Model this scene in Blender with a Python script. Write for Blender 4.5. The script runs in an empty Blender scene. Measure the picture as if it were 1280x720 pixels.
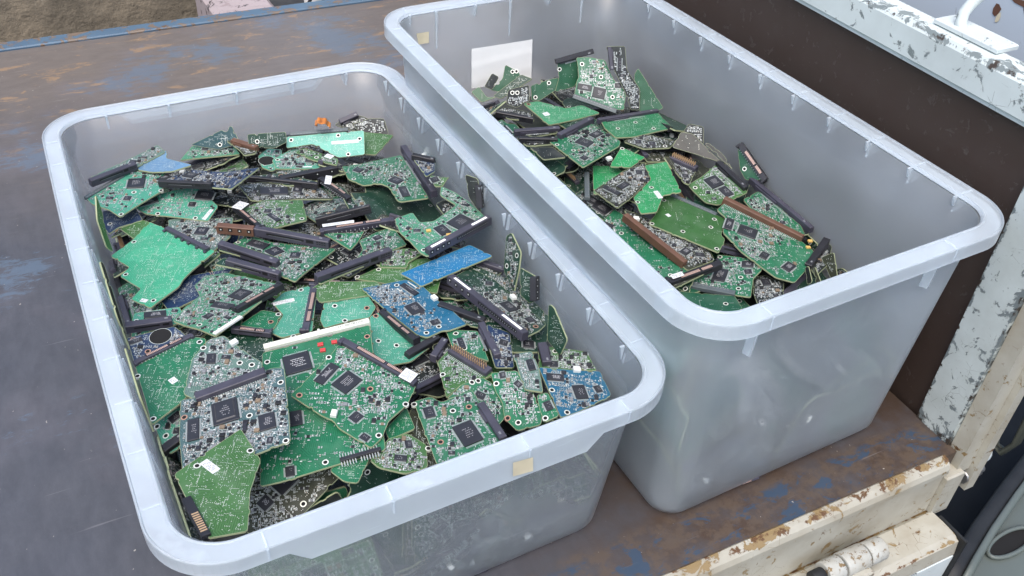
# Two translucent tubs of drive circuit boards on a worn truck bed.  Units: metres.
import bpy, math, random
from mathutils import Vector, Matrix, Quaternion
S = bpy.context.scene
COL = S.collection
R_ = math.radians
# ---------------------------------------------------------------- camera
cam = bpy.data.objects.new('camera', bpy.data.cameras.new('camera'))
COL.objects.link(cam); S.camera = cam
cam.data.sensor_width = 36; cam.data.lens = 32.030
cam.data.clip_start = .02; cam.data.clip_end = 60
cam.matrix_world = Matrix([[0.89774, 0.24419, -0.36665, 0.0], [-0.43831, 0.57833, -0.68805, 0.0], [0.04403, 0.7784, 0.62622, 0.724], [0.0, 0.0, 0.0, 1.0]])
# ---------------------------------------------------------------- light
SUN_EL, SUN_AZ = R_(62), R_(-140)      # azimuth clockwise from +Y
w = bpy.data.worlds.new('World'); S.world = w; w.use_nodes = True
nt = w.node_tree; sky = nt.nodes.new('ShaderNodeTexSky')
sky.sky_type = 'NISHITA'; sky.sun_disc = False; sky.sun_elevation = SUN_EL; sky.sun_rotation = SUN_AZ
sky.air_density = 1.0; sky.dust_density = 3.5; sky.ozone_density = 1.2
nt.links.new(sky.outputs[0], nt.nodes['Background'].inputs[0]); nt.nodes['Background'].inputs[1].default_value = .14
sl = bpy.data.lights.new('sun', 'SUN'); sl.energy = 1.0; sl.angle = R_(60); sl.color = (1, .96, .9)
so = bpy.data.objects.new('sun', sl); COL.objects.link(so)
sd = Vector((math.sin(SUN_AZ)*math.cos(SUN_EL), math.cos(SUN_AZ)*math.cos(SUN_EL), math.sin(SUN_EL)))
so.rotation_euler = sd.to_track_quat('Z', 'Y').to_euler(); so.location = (0, 0, 5)
S.view_settings.view_transform = 'Standard'; S.view_settings.look = 'None'
S.view_settings.exposure = 1.05; S.view_settings.gamma = 1
S.render.engine = 'CYCLES'
cy = S.cycles
cy.use_denoising = True; cy.max_bounces = 14; cy.transparent_max_bounces = 24; cy.transmission_bounces = 12
cy.diffuse_bounces = 5; cy.glossy_bounces = 4; cy.sample_clamp_indirect = 6
cy.caustics_refractive = True; cy.blur_glossy = 1.0; cy.caustics_reflective = False
# ---------------------------------------------------------------- materials
MATS = {}
def nmat(name):
    m = bpy.data.materials.new(name); m.use_nodes = True
    MATS[name] = m
    return m, m.node_tree.nodes, m.node_tree.links, m.node_tree.nodes['Principled BSDF']
def simple(name, col, rough=.5, metal=0, spec=.5, coat=0, var=.12, sc=60):
    m, N, L, b = nmat(name)
    tc = N.new('ShaderNodeTexCoord'); n = N.new('ShaderNodeTexNoise'); n.inputs['Scale'].default_value = sc
    L.new(tc.outputs['Object'], n.inputs['Vector'])
    mx = N.new('ShaderNodeMix'); mx.data_type = 'RGBA'
    mx.inputs['A'].default_value = (*[c*(1-var*2) for c in col], 1); mx.inputs['B'].default_value = (*[min(1, c*(1+var*2)) for c in col], 1)
    L.new(n.outputs['Fac'], mx.inputs['Factor']); L.new(mx.outputs['Result'], b.inputs['Base Color'])
    b.inputs['Roughness'].default_value = rough; b.inputs['Metallic'].default_value = metal
    b.inputs['Specular IOR Level'].default_value = spec; b.inputs['Coat Weight'].default_value = coat
    return m
def mask(name, col, tr=1.5, rough=.28):
    """solder mask: copper tracks showing through as a Manhattan pattern, slightly lighter, under a glossy lacquer"""
    m, N, L, b = nmat(name)
    tc = N.new('ShaderNodeTexCoord')
    oi = N.new('ShaderNodeObjectInfo')
    ofs = N.new('ShaderNodeVectorMath'); ofs.operation = 'MULTIPLY_ADD'
    L.new(oi.outputs['Random'], ofs.inputs[0]); ofs.inputs[1].default_value = (7, 5, 0); L.new(tc.outputs['Object'], ofs.inputs[2])
    def brick(rot, scale, wd):
        mp = N.new('ShaderNodeMapping'); mp.inputs['Rotation'].default_value = (0, 0, rot)
        L.new(ofs.outputs[0], mp.inputs['Vector'])
        k = N.new('ShaderNodeTexBrick'); k.inputs['Scale'].default_value = scale; k.inputs['Mortar Size'].default_value = .22
        k.inputs['Mortar Smooth'].default_value = .1; k.inputs['Brick Width'].default_value = wd; k.inputs['Row Height'].default_value = .9
        k.inputs['Color1'].default_value = (0, 0, 0, 1); k.inputs['Color2'].default_value = (0, 0, 0, 1); k.inputs['Mortar'].default_value = (1, 1, 1, 1)
        L.new(mp.outputs[0], k.inputs['Vector']); return k.outputs['Color']
    a, c = brick(0, 620, 9), brick(math.pi/2, 560, 7)
    d = brick(math.pi/4, 500, 12)
    big = N.new('ShaderNodeTexVoronoi'); big.inputs['Scale'].default_value = 75; L.new(ofs.outputs[0], big.inputs['Vector'])
    sep = N.new('ShaderNodeSeparateColor'); L.new(big.outputs['Color'], sep.inputs[0])
    def mix(f, x, y):
        q = N.new('ShaderNodeMix'); q.data_type = 'RGBA'
        L.new(f, q.inputs['Factor']); L.new(x, q.inputs['A']); L.new(y, q.inputs['B']); return q.outputs['Result']
    def gt(x, t):
        q = N.new('ShaderNodeMath'); q.operation = 'GREATER_THAN'; L.new(x, q.inputs[0]); q.inputs[1].default_value = t; return q.outputs[0]
    t1 = mix(gt(sep.outputs[0], .5), a, c); t2 = mix(gt(sep.outputs[1], .72), t1, d)
    fill = N.new('ShaderNodeMath'); fill.operation = 'MULTIPLY'; L.new(t2, fill.inputs[0]); fill.inputs[1].default_value = .55
    pour = gt(sep.outputs[2], .7)
    f2 = N.new('ShaderNodeMath'); f2.operation = 'MAXIMUM'; L.new(fill.outputs[0], f2.inputs[0])
    pm = N.new('ShaderNodeMath'); pm.operation = 'MULTIPLY'; L.new(pour, pm.inputs[0]); pm.inputs[1].default_value = .35
    L.new(pm.outputs[0], f2.inputs[1])
    mx = N.new('ShaderNodeMix'); mx.data_type = 'RGBA'
    col = [x*.82 for x in col]; mx.inputs['A'].default_value = (*[x*.85 for x in col], 1); mx.inputs['B'].default_value = (*[min(1, x*tr+.012) for x in col], 1)
    L.new(f2.outputs[0], mx.inputs['Factor'])
    # dust
    n = N.new('ShaderNodeTexNoise'); n.inputs['Scale'].default_value = 45; n.inputs['Detail'].default_value = 6; L.new(ofs.outputs[0], n.inputs['Vector'])
    rp = N.new('ShaderNodeMapRange'); rp.inputs['From Min'].default_value = .45; rp.inputs['From Max'].default_value = .8; rp.inputs['To Max'].default_value = .1
    L.new(n.outputs['Fac'], rp.inputs['Value'])
    du = N.new('ShaderNodeMix'); du.data_type = 'RGBA'; du.inputs['B'].default_value = (.42, .45, .42, 1)
    L.new(rp.outputs[0], du.inputs['Factor']); L.new(mx.outputs['Result'], du.inputs['A'])
    L.new(du.outputs['Result'], b.inputs['Base Color'])
    r2 = N.new('ShaderNodeMapRange'); r2.inputs['To Min'].default_value = rough-.08; r2.inputs['To Max'].default_value = rough+.2
    L.new(n.outputs['Fac'], r2.inputs['Value']); L.new(r2.outputs[0], b.inputs['Roughness'])
    bp = N.new('ShaderNodeBump'); bp.inputs['Strength'].default_value = .25; bp.inputs['Distance'].default_value = .0003
    L.new(f2.outputs[0], bp.inputs['Height']); L.new(bp.outputs[0], b.inputs['Normal'])
    b.inputs['Specular IOR Level'].default_value = .38
    return m
MASKC = dict(green=(.014,.15,.068), bright=(.05,.36,.2), bright2=(.02,.26,.085), bright3=(.02,.17,.07), teal=(.07,.31,.21), pale=(.17,.46,.36), ltblue=(.12,.25,.4),  # teal and pale: sky reflection partly put into the base colour
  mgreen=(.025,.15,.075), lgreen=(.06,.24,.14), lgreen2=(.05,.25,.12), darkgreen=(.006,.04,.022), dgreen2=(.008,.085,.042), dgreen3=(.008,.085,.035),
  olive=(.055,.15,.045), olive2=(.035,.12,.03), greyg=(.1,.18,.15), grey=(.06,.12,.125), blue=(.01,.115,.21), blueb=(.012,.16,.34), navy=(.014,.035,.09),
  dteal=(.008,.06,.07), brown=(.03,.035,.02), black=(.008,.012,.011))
for k, c in MASKC.items(): mask('mask_'+k, c, rough=.3)
simple('fr4_edge', (.33, .37, .22), .6)
simple('silk', (.6, .66, .61), .6)
simple('tin', (.46, .5, .49), .4, .35)
simple('gold', (.75, .5, .28), .35, .6)
simple('pinkgold', (.58, .4, .33), .4, .35)
simple('hole', (.006, .006, .006), .9)
simple('ring', (.75, .76, .68), .4, .3)
simple('ring_brown', (.38, .22, .16), .5)
simple('plastic_black', (.018, .018, .022), .42, var=.3)
simple('plastic_purple', (.05, .048, .066), .42, var=.25)
simple('plastic_dark', (.006, .006, .007), .6)
simple('plastic_brown', (.12, .06, .038), .5, var=.2)
simple('plastic_cream', (.68, .7, .6), .5)
simple('plastic_grey', (.09, .11, .115), .4)
simple('chip', (.022, .023, .028), .38, var=.2)
simple('chip_edge', (.05, .05, .056), .45)
simple('chip_text', (.3, .3, .31), .6)
simple('chip_text_bright', (.55, .56, .56), .6)
simple('part_black', (.012, .012, .014), .45)
simple('part_tan', (.2, .15, .1), .5)
simple('part_grey', (.2, .21, .22), .45)
simple('part_red', (.55, .05, .05), .4)
simple('part_yellow', (.62, .4, .12), .45)
simple('white_part', (.7, .72, .68), .45)
simple('paper', (.88, .89, .88), .7, var=.02)
simple('sticker_paper', (.62, .64, .65), .7, var=.05)
simple('paper_print', (.1, .1, .11), .7)
simple('paper_grey', (.5, .52, .55), .7)
simple('paper_mid', (.22, .23, .25), .7)
simple('kraft_tape', (.62, .56, .4), .75)
simple('kapton', (.5, .17, .03), .3, var=.5, sc=160)
simple('rubber_olive', (.04, .045, .035), .6)
simple('rubber_black', (.01, .011, .012), .6, var=.4)
simple('steel', (.3, .3, .3), .4, .8)
simple('underbody', (.006, .008, .011), .7, spec=.15, var=.4, sc=12)
simple('fender', (.1, .12, .11), .45, var=.15, sc=9)
simple('pipe', (.5, .5, .48), .5)
simple('asphalt', (.035, .035, .033), .9, var=.3, sc=30)

def plastic(name, lo, hi, rgh, tmix, tl):
    m, N, L, b = nmat(name)
    N.remove(b); out = N['Material Output']
    tc = N.new('ShaderNodeTexCoord'); n = N.new('ShaderNodeTexNoise'); n.inputs['Scale'].default_value = 9; n.inputs['Detail'].default_value = 5
    L.new(tc.outputs['Object'], n.inputs['Vector'])
    n2 = N.new('ShaderNodeTexNoise'); n2.inputs['Scale'].default_value = 700; n2.inputs['Detail'].default_value = 2; L.new(tc.outputs['Object'], n2.inputs['Vector'])
    bp = N.new('ShaderNodeBump'); bp.inputs['Strength'].default_value = .12; bp.inputs['Distance'].default_value = .0006; L.new(n2.outputs['Fac'], bp.inputs['Height'])
    di = N.new('ShaderNodeBsdfDiffuse'); di.inputs[0].default_value = (.84, .93, .995, 1)
    ts = N.new('ShaderNodeBsdfTranslucent'); ts.inputs[0].default_value = (.84, .93, .995, 1)
    m1 = N.new('ShaderNodeMixShader'); m1.inputs[0].default_value = tl; L.new(di.outputs[0], m1.inputs[1]); L.new(ts.outputs[0], m1.inputs[2])
    rf = N.new('ShaderNodeBsdfRefraction'); rf.inputs['Color'].default_value = (.975, .985, .995, 1); rf.inputs['Roughness'].default_value = rgh; rf.inputs['IOR'].default_value = 1.12
    tr = N.new('ShaderNodeBsdfTransparent'); tr.inputs[0].default_value = (.975, .985, .995, 1)
    m2 = N.new('ShaderNodeMixShader'); m2.inputs[0].default_value = tmix; L.new(rf.outputs[0], m2.inputs[1]); L.new(tr.outputs[0], m2.inputs[2])
    mr = N.new('ShaderNodeMapRange'); mr.inputs['From Min'].default_value = .3; mr.inputs['From Max'].default_value = .7
    mps = N.new('ShaderNodeMapping'); mps.inputs['Rotation'].default_value = (.4, .7, .5); mps.inputs['Scale'].default_value = (1, 1, 14); L.new(tc.outputs['Object'], mps.inputs[0])
    n3 = N.new('ShaderNodeTexNoise'); n3.inputs['Scale'].default_value = 22; n3.inputs['Detail'].default_value = 4; L.new(mps.outputs[0], n3.inputs['Vector'])
    sc_ = N.new('ShaderNodeMapRange'); sc_.inputs['From Min'].default_value = .66; sc_.inputs['From Max'].default_value = .74; sc_.inputs['To Max'].default_value = .28; L.new(n3.outputs['Fac'], sc_.inputs['Value'])
    ad = N.new('ShaderNodeMath'); ad.operation = 'ADD'; L.new(n.outputs['Fac'], ad.inputs[0]); L.new(sc_.outputs[0], ad.inputs[1])
    mr.inputs['To Min'].default_value = lo; mr.inputs['To Max'].default_value = hi; L.new(ad.outputs[0], mr.inputs['Value']); mr.clamp = False
    m3 = N.new('ShaderNodeMixShader'); L.new(mr.outputs[0], m3.inputs[0]); L.new(m2.outputs[0], m3.inputs[1]); L.new(m1.outputs[0], m3.inputs[2])
    gl = N.new('ShaderNodeBsdfGlossy'); gl.inputs['Roughness'].default_value = .3; gl.inputs['Color'].default_value = (1, 1, 1, 1)
    fr0 = N.new('ShaderNodeFresnel'); fr0.inputs[0].default_value = 1.45
    ge = N.new('ShaderNodeNewGeometry'); inv = N.new('ShaderNodeMath'); inv.operation = 'SUBTRACT'; inv.inputs[0].default_value = 1; L.new(ge.outputs['Backfacing'], inv.inputs[1])
    fr = N.new('ShaderNodeMath'); fr.operation = 'MULTIPLY'; L.new(fr0.outputs[0], fr.inputs[0]); L.new(inv.outputs[0], fr.inputs[1])
    L.new(bp.outputs[0], gl.inputs['Normal']); L.new(bp.outputs[0], rf.inputs['Normal'])
    m4 = N.new('ShaderNodeMixShader'); L.new(fr.outputs[0], m4.inputs[0]); L.new(m3.outputs[0], m4.inputs[1]); L.new(gl.outputs[0], m4.inputs[2])
    L.new(m4.outputs[0], out.inputs[0])
plastic('tub_plastic', .12, .18, .13, .5, .35)
plastic('frosted_plastic', .16, .25, .3, .3, .35)
plastic('tub_rim_plastic', .28, .37, .12, .6, .12)      # the rim is moulded thicker, so it reads whiter

def worn(name, base, under, rust, amt=.5, sc=14, rough=.5, stretch=(1, 1, 1), rustamt=.62, dirt=(.2, .19, .16), coords='Object', bands=()):
    """paint over primer/metal: irregular chips, scratches and rust"""
    m, N, L, b = nmat(name)
    tc = N.new('ShaderNodeTexCoord'); mp = N.new('ShaderNodeMapping'); mp.inputs['Scale'].default_value = stretch
    L.new(tc.outputs[coords], mp.inputs[0])
    def noise(s, d=8, r=.6, dist=0):
        n = N.new('ShaderNodeTexNoise'); n.inputs['Scale'].default_value = s; n.inputs['Detail'].default_value = d
        n.inputs['Roughness'].default_value = r; n.inputs['Distortion'].default_value = dist; L.new(mp.outputs[0], n.inputs['Vector']); return n.outputs['Fac']
    def ramp(x, a, c, hi=1):
        q = N.new('ShaderNodeMapRange'); q.inputs['From Min'].default_value = a; q.inputs['From Max'].default_value = c; q.inputs['To Max'].default_value = hi; L.new(x, q.inputs['Value']); return q.outputs[0]
    def mix(f, x, y):
        q = N.new('ShaderNodeMix'); q.data_type = 'RGBA'; L.new(f, q.inputs['Factor'])
        for s, v in (('A', x), ('B', y)):
            if isinstance(v, tuple): q.inputs[s].default_value = (*v, 1)
            else: L.new(v, q.inputs[s])
        return q.outputs['Result']
    base_n = noise(sc, 9, .68, .6); rust_n = noise(sc*1.6, 10, .7, .3)
    if bands:      # edges that get knocked wear first
        sp = N.new('ShaderNodeSeparateXYZ'); L.new(tc.outputs['Object'], sp.inputs[0])
        for ax, val, wd in bands:
            q = N.new('ShaderNodeMath'); q.operation = 'SUBTRACT'; L.new(sp.outputs[ax], q.inputs[0]); q.inputs[1].default_value = val
            q2 = N.new('ShaderNodeMath'); q2.operation = 'ABSOLUTE'; L.new(q.outputs[0], q2.inputs[0])
            bst = ramp(q2.outputs[0], wd, 0, .13)
            a1 = N.new('ShaderNodeMath'); a1.operation = 'ADD'; L.new(base_n, a1.inputs[0]); L.new(bst, a1.inputs[1]); base_n = a1.outputs[0]
            a2 = N.new('ShaderNodeMath'); a2.operation = 'ADD'; L.new(rust_n, a2.inputs[0]); L.new(bst, a2.inputs[1]); rust_n = a2.outputs[0]
    chips = ramp(base_n, amt, amt+.025)
    fine = ramp(noise(sc*7, 6, .7, 1.2), amt+.1, amt+.14)
    mm = N.new('ShaderNodeMath'); mm.operation = 'MAXIMUM'; L.new(chips, mm.inputs[0]); L.new(fine, mm.inputs[1])
    c = mix(ramp(noise(sc*.35, 4), .35, .75, .45), base, dirt)
    c = mix(mm.outputs[0], c, under)
    c = mix(ramp(rust_n, rustamt, rustamt+.05), c, rust)
    # scratches
    wv = N.new('ShaderNodeTexVoronoi'); wv.feature = 'DISTANCE_TO_EDGE'; wv.inputs['Scale'].default_value = sc*1.3
    L.new(mp.outputs[0], wv.inputs['Vector'])
    lt = N.new('ShaderNodeMath'); lt.operation = 'LESS_THAN'; lt.inputs[1].default_value = .006; L.new(wv.outputs['Distance'], lt.inputs[0])
    g = N.new('ShaderNodeMath'); g.operation = 'MULTIPLY'; L.new(lt.outputs[0], g.inputs[0]); L.new(ramp(noise(sc*.8), .55, .6), g.inputs[1])
    c = mix(g.outputs[0], c, tuple(x*.5 for x in under))
    L.new(c, b.inputs['Base Color']); b.inputs['Roughness'].default_value = rough
    bp = N.new('ShaderNodeBump'); bp.inputs['Strength'].default_value = .5; bp.inputs['Distance'].default_value = .0008; bp.invert = True
    L.new(mm.outputs[0], bp.inputs['Height']); L.new(bp.outputs[0], b.inputs['Normal'])
    return m
worn('white_paint', (.6, .66, .66), (.17, .2, .205), (.07, .045, .03), amt=.6, sc=46, rustamt=.68, dirt=(.36, .4, .39))
worn('rail_paint', (.62, .69, .68), (.2, .235, .235), (.05, .035, .025), amt=.59, sc=40, rustamt=.655, dirt=(.38, .42, .41), bands=((2, .386, .006),))
worn('post_paint', (.52, .58, .57), (.16, .19, .195), (.04, .03, .022), amt=.585, sc=60, rustamt=.64, dirt=(.3, .33, .31), bands=((1, .372, .004), (1, .4155, .003), (2, 0, .02)))
worn('cream_paint', (.42, .41, .35), (.24, .17, .08), (.11, .055, .022), amt=.6, sc=52, rustamt=.63, dirt=(.17, .115, .045), bands=((2, .001, .0045), (2, -.082, .002)))
worn('hinge_paint', (.42, .43, .4), (.2, .14, .07), (.09, .045, .02), amt=.57, sc=150, rustamt=.6, rough=.65, dirt=(.25, .2, .12))
worn('cab_paint', (.5, .57, .64), (.2, .2, .2), (.12, .06, .03), amt=.69, sc=9, rustamt=.72, dirt=(.45, .52, .58), rough=.3)
worn('blue_paint', (.085, .15, .22), (.17, .13, .1), (.14, .08, .04), amt=.54, sc=22, rustamt=.6, dirt=(.05, .09, .15))
worn('brown_panel', (.04, .025, .019), (.06, .048, .04), (.16, .13, .1), amt=.61, sc=75, rustamt=.71, dirt=(.05, .037, .03), rough=.55)
worn('foam', (.36, .31, .32), (.3, .25, .26), (.05, .045, .05), amt=.58, sc=30, rustamt=.56, dirt=(.4, .35, .38), rough=.9)

def bedmat():
    m, N, L, b = nmat('bed_paint')
    tc = N.new('ShaderNodeTexCoord'); V = tc.outputs['Object']
    def noise(s, d=8, r=.6, dist=0, st=(1, 1, 1)):
        mp = N.new('ShaderNodeMapping'); mp.inputs['Scale'].default_value = st; L.new(V, mp.inputs[0])
        n = N.new('ShaderNodeTexNoise'); n.inputs['Scale'].default_value = s; n.inputs['Detail'].default_value = d
        n.inputs['Roughness'].default_value = r; n.inputs['Distortion'].default_value = dist; L.new(mp.outputs[0], n.inputs['Vector']); return n.outputs['Fac']
    def ramp(x, a, c, hi=1):
        q = N.new('ShaderNodeMapRange'); q.inputs['From Min'].default_value = a; q.inputs['From Max'].default_value = c; q.inputs['To Max'].default_value = hi; L.new(x, q.inputs['Value']); return q.outputs[0]
    def mix(f, x, y):
        q = N.new('ShaderNodeMix'); q.data_type = 'RGBA'; L.new(f, q.inputs['Factor'])
        for s, v in (('A', x), ('B', y)):
            if isinstance(v, tuple): q.inputs[s].default_value = (*v, 1)
            else: L.new(v, q.inputs[s])
        return q.outputs['Result']
    def math_(op, x, y):
        q = N.new('ShaderNodeMath'); q.operation = op
        for i, v in enumerate((x, y)):
            if isinstance(v, (int, float)): q.inputs[i].default_value = v
            else: L.new(v, q.inputs[i])
        return q.outputs[0]
    sep = N.new('ShaderNodeSeparateXYZ'); L.new(V, sep.inputs[0])
    # worn steel-grey scuffing at the near left, old brown wood-tone paint elsewhere
    far = ramp(math_('ADD', math_('ADD', sep.outputs[1], math_('MULTIPLY', sep.outputs[0], .55)), math_('MULTIPLY', noise(3, 5), .5)), 1.3, 1.85)
    slate = mix(noise(60, 8, .7, 0, (1, .35, 1)), (.034, .037, .045), (.1, .105, .122))
    brown = mix(noise(50, 9, .7, .4, (.5, 1.4, 1)), (.095, .083, .077), (.185, .163, .148))
    c = mix(far, slate, brown)
    c = mix(ramp(noise(5, 6, .6), .5, .75, .55), c, (.15, .14, .16))
    c = mix(math_('MULTIPLY', ramp(noise(26, 10, .75, .6, (.45, 1.3, 1)), .56, .6, .8), ramp(far, .3, .8)), c, (.27, .185, .115))
    # remains of blue paint
    def spot(x, y, r):
        dx = math_('SUBTRACT', sep.outputs[0], x); dy = math_('SUBTRACT', sep.outputs[1], y)
        return ramp(math_('SQRT', math_('ADD', math_('MULTIPLY', dx, dx), math_('MULTIPLY', math_('MULTIPLY', dy, dy), 2.5)), 0), r, 0)
    near_sp = math_('MAXIMUM', spot(.25, 1.585, .2), math_('MAXIMUM', math_('MULTIPLY', spot(.48, 1.6, .3), .8), math_('MULTIPLY', spot(-.12, 1.07, .12), .8)))
    bl = ramp(math_('ADD', math_('ADD', noise(5, 3, .5), math_('MULTIPLY', noise(60, 10, .8, .5, (.5, 1.3, 1)), .8)), math_('MULTIPLY', near_sp, .24)), 1.03, 1.09)
    c = mix(math_('MULTIPLY', bl, .6), c, (.1, .15, .21))
    # rust and grime toward the near right corner under the tubs
    nr = math_('MULTIPLY', ramp(sep.outputs[0], .2, .4), ramp(math_('MULTIPLY', sep.outputs[1], -1), -.9, -.6))
    c = mix(math_('MULTIPLY', nr, ramp(noise(20, 9, .7), .2, .6)), c, (.058, .038, .027))
    # blue edge stripe left along the near side, worn through to brown
    st = math_('MULTIPLY', ramp(math_('ADD', sep.outputs[1], math_('MULTIPLY', noise(30, 8, .7), .03)), .424, .416), ramp(noise(24, 10, .75, .5, (1, 1.8, 1)), .475, .445))
    rim_ = math_('MULTIPLY', ramp(math_('ADD', sep.outputs[1], math_('MULTIPLY', noise(30, 8, .7), .03)), .434, .426), ramp(noise(60, 9, .7), .45, .55))
    c = mix(math_('MULTIPLY', rim_, .6), c, (.1, .072, .05))
    c = mix(math_('MULTIPLY', st, .85), c, (.03, .06, .105))
    # fine scratches
    for rot, s in ((.5, 55), (-1.1, 40)):
        mp = N.new('ShaderNodeMapping'); mp.inputs['Rotation'].default_value = (0, 0, rot); mp.inputs['Scale'].default_value = (1, 22, 1); L.new(V, mp.inputs[0])
        n = N.new('ShaderNodeTexNoise'); n.inputs['Scale'].default_value = s*.16; n.inputs['Detail'].default_value = 3; L.new(mp.outputs[0], n.inputs['Vector'])
        c = mix(ramp(n.outputs['Fac'], .7, .78, .4), c, (.3, .29, .3))
    c = mix(ramp(noise(170, 3, .5), .72, .75, .8), c, (.4, .37, .33))
    L.new(c, b.inputs['Base Color'])
    L.new(ramp(noise(12, 6), .2, .9, .9), b.inputs['Roughness'])
    q = b.inputs['Roughness'].links[0].from_node; q.inputs['To Min'].default_value = .34; q.inputs['To Max'].default_value = .62
    bp = N.new('ShaderNodeBump'); bp.inputs['Strength'].default_value = .35; bp.inputs['Distance'].default_value = .001
    L.new(noise(70, 10, .7, .4, (.5, 1.2, 1)), bp.inputs['Height']); L.new(bp.outputs[0], b.inputs['Normal'])
bedmat()
def concmat():
    m, N, L, b = nmat('concrete')
    tc = N.new('ShaderNodeTexCoord'); V = tc.outputs['Object']
    def noise(s, st, d=8):
        mp = N.new('ShaderNodeMapping'); mp.inputs['Scale'].default_value = st; L.new(V, mp.inputs[0])
        n = N.new('ShaderNodeTexNoise'); n.inputs['Scale'].default_value = s; n.inputs['Detail'].default_value = d; n.inputs['Roughness'].default_value = .65; L.new(mp.outputs[0], n.inputs['Vector']); return n.outputs['Fac']
    cr = N.new('ShaderNodeValToRGB'); cr.color_ramp.elements[0].position = .3; cr.color_ramp.elements[0].color = (.09, .078, .058, 1)
    cr.color_ramp.elements[1].position = .72; cr.color_ramp.elements[1].color = (.34, .28, .2, 1)
    e = cr.color_ramp.elements.new(.5); e.color = (.2, .17, .125, 1)
    L.new(noise(7, (1, 1, .35)), cr.inputs[0])
    q = N.new('ShaderNodeMix'); q.data_type = 'RGBA'; q.inputs['B'].default_value = (.46, .41, .32, 1)
    mr = N.new('ShaderNodeMapRange'); mr.inputs['From Min'].default_value = .62; mr.inputs['From Max'].default_value = .7; L.new(noise(14, (1, 1, .12)), mr.inputs['Value'])
    L.new(mr.outputs[0], q.inputs['Factor']); L.new(cr.outputs[0], q.inputs['A']); L.new(q.outputs['Result'], b.inputs['Base Color'])
    b.inputs['Roughness'].default_value = .9
    bp = N.new('ShaderNodeBump'); bp.inputs['Distance'].default_value = .01; L.new(noise(25, (1, 1, 1)), bp.inputs['Height']); L.new(bp.outputs[0], b.inputs['Normal'])
concmat()

# ---------------------------------------------------------------- mesh helper
class MB:
    def __init__(s): s.v = []; s.f = []; s.m = []; s.mats = []; s.sm = []
    def mi(s, name):
        if name not in s.mats: s.mats.append(name)
        return s.mats.index(name)
    def face(s, pts, mat, sm=False):
        n = len(s.v); s.v += [tuple(p) for p in pts]; s.f.append(tuple(range(n, n+len(pts)))); s.m.append(s.mi(mat)); s.sm.append(sm)
    def fr(s, x, y, a=0):
        s.X, s.Y, s.c, s.s_ = x, y, math.cos(a), math.sin(a)
    def box(s, cx, cy, w, h, z0, z1, mat, a=0, ch=0, top=None):
        """box centred at cx,cy; ch = chamfer of the top edges"""
        c, sn = math.cos(a), math.sin(a)
        def T(x, y, z): return (cx+x*c-y*sn, cy+x*sn+y*c, z)
        n = len(s.v); k = s.mi(mat)
        rings = [(w/2, h/2, z0), (w/2, h/2, z1-ch), (w/2-ch, h/2-ch, z1)] if ch else [(w/2, h/2, z0), (w/2, h/2, z1)]
        for a_, b_, z in rings: s.v += [T(-a_, -b_, z), T(a_, -b_, z), T(a_, b_, z), T(-a_, b_, z)]
        for r in range(len(rings)-1):
            for i in range(4):
                j = (i+1) % 4; s.f.append((n+r*4+i, n+r*4+j, n+r*4+4+j, n+r*4+4+i)); s.m.append(k); s.sm.append(False)
        t = n+4*(len(rings)-1)
        s.f.append((t, t+1, t+2, t+3)); s.m.append(s.mi(top) if top else k); s.sm.append(False)
        s.f.append((n+3, n+2, n+1, n)); s.m.append(k); s.sm.append(False)
    def rect(s, cx, cy, w, h, z, mat, a=0, flip=False):
        c, sn = math.cos(a), math.sin(a)
        p = [(cx+x*c-y*sn, cy+x*sn+y*c, z) for x, y in ((-w/2, -h/2), (w/2, -h/2), (w/2, h/2), (-w/2, h/2))]
        s.face(p[::-1] if flip else p, mat)
    def disc(s, cx, cy, r, z, mat, n=14, flip=False):
        p = [(cx+r*math.cos(6.2832*i/n), cy+r*math.sin(6.2832*i/n), z) for i in range(n)]
        s.face(p[::-1] if flip else p, mat)
    def cyl(s, p0, p1, r0, r1, mat, n=14, caps=True):
        p0, p1 = Vector(p0), Vector(p1); d = (p1-p0).normalized()
        u = d.orthogonal().normalized(); v = d.cross(u); k = len(s.v)
        for p, r in ((p0, r0), (p1, r1)):
            s.v += [tuple(p+(u*math.cos(6.2832*i/n)+v*math.sin(6.2832*i/n))*r) for i in range(n)]
        for i in range(n):
            j = (i+1) % n; s.f.append((k+i, k+j, k+n+j, k+n+i)); s.m.append(s.mi(mat)); s.sm.append(True)
        if caps:
            s.f.append(tuple(k+i for i in range(n))[::-1]); s.f.append(tuple(k+n+i for i in range(n))); s.m += [s.mi(mat)]*2; s.sm += [False]*2
    def tube(s, pts, r, mat, n=10, flat=1.0):
        pts = [Vector(p) for p in pts]; k = len(s.v); u = None
        for i, p in enumerate(pts):
            d = (pts[min(i+1, len(pts)-1)]-pts[max(i-1, 0)]).normalized()
            u = d.orthogonal().normalized() if u is None else (u-d*u.dot(d)).normalized()
            v = d.cross(u); rr = r[i] if isinstance(r, (list, tuple)) else r
            s.v += [tuple(p+u*math.cos(6.2832*q/n)*rr+v*math.sin(6.2832*q/n)*rr*flat) for q in range(n)]
        for i in range(len(pts)-1):
            for q in range(n):
                j = (q+1) % n; s.f.append((k+i*n+q, k+i*n+j, k+i*n+n+j, k+i*n+n+q)); s.m.append(s.mi(mat)); s.sm.append(True)
        e = k+(len(pts)-1)*n
        s.f.append(tuple(k+q for q in range(n))[::-1]); s.f.append(tuple(e+q for q in range(n))); s.m += [s.mi(mat)]*2; s.sm += [False]*2
    def mesh(s, name):
        me = bpy.data.meshes.new(name); me.from_pydata(s.v, [], s.f)
        for x in s.mats: me.materials.append(MATS[x])
        me.polygons.foreach_set('material_index', s.m); me.polygons.foreach_set('use_smooth', s.sm)
        me.update(); return me
    def build(s, name, parent=None):
        return link(name, s.mesh(name), parent)
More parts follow.
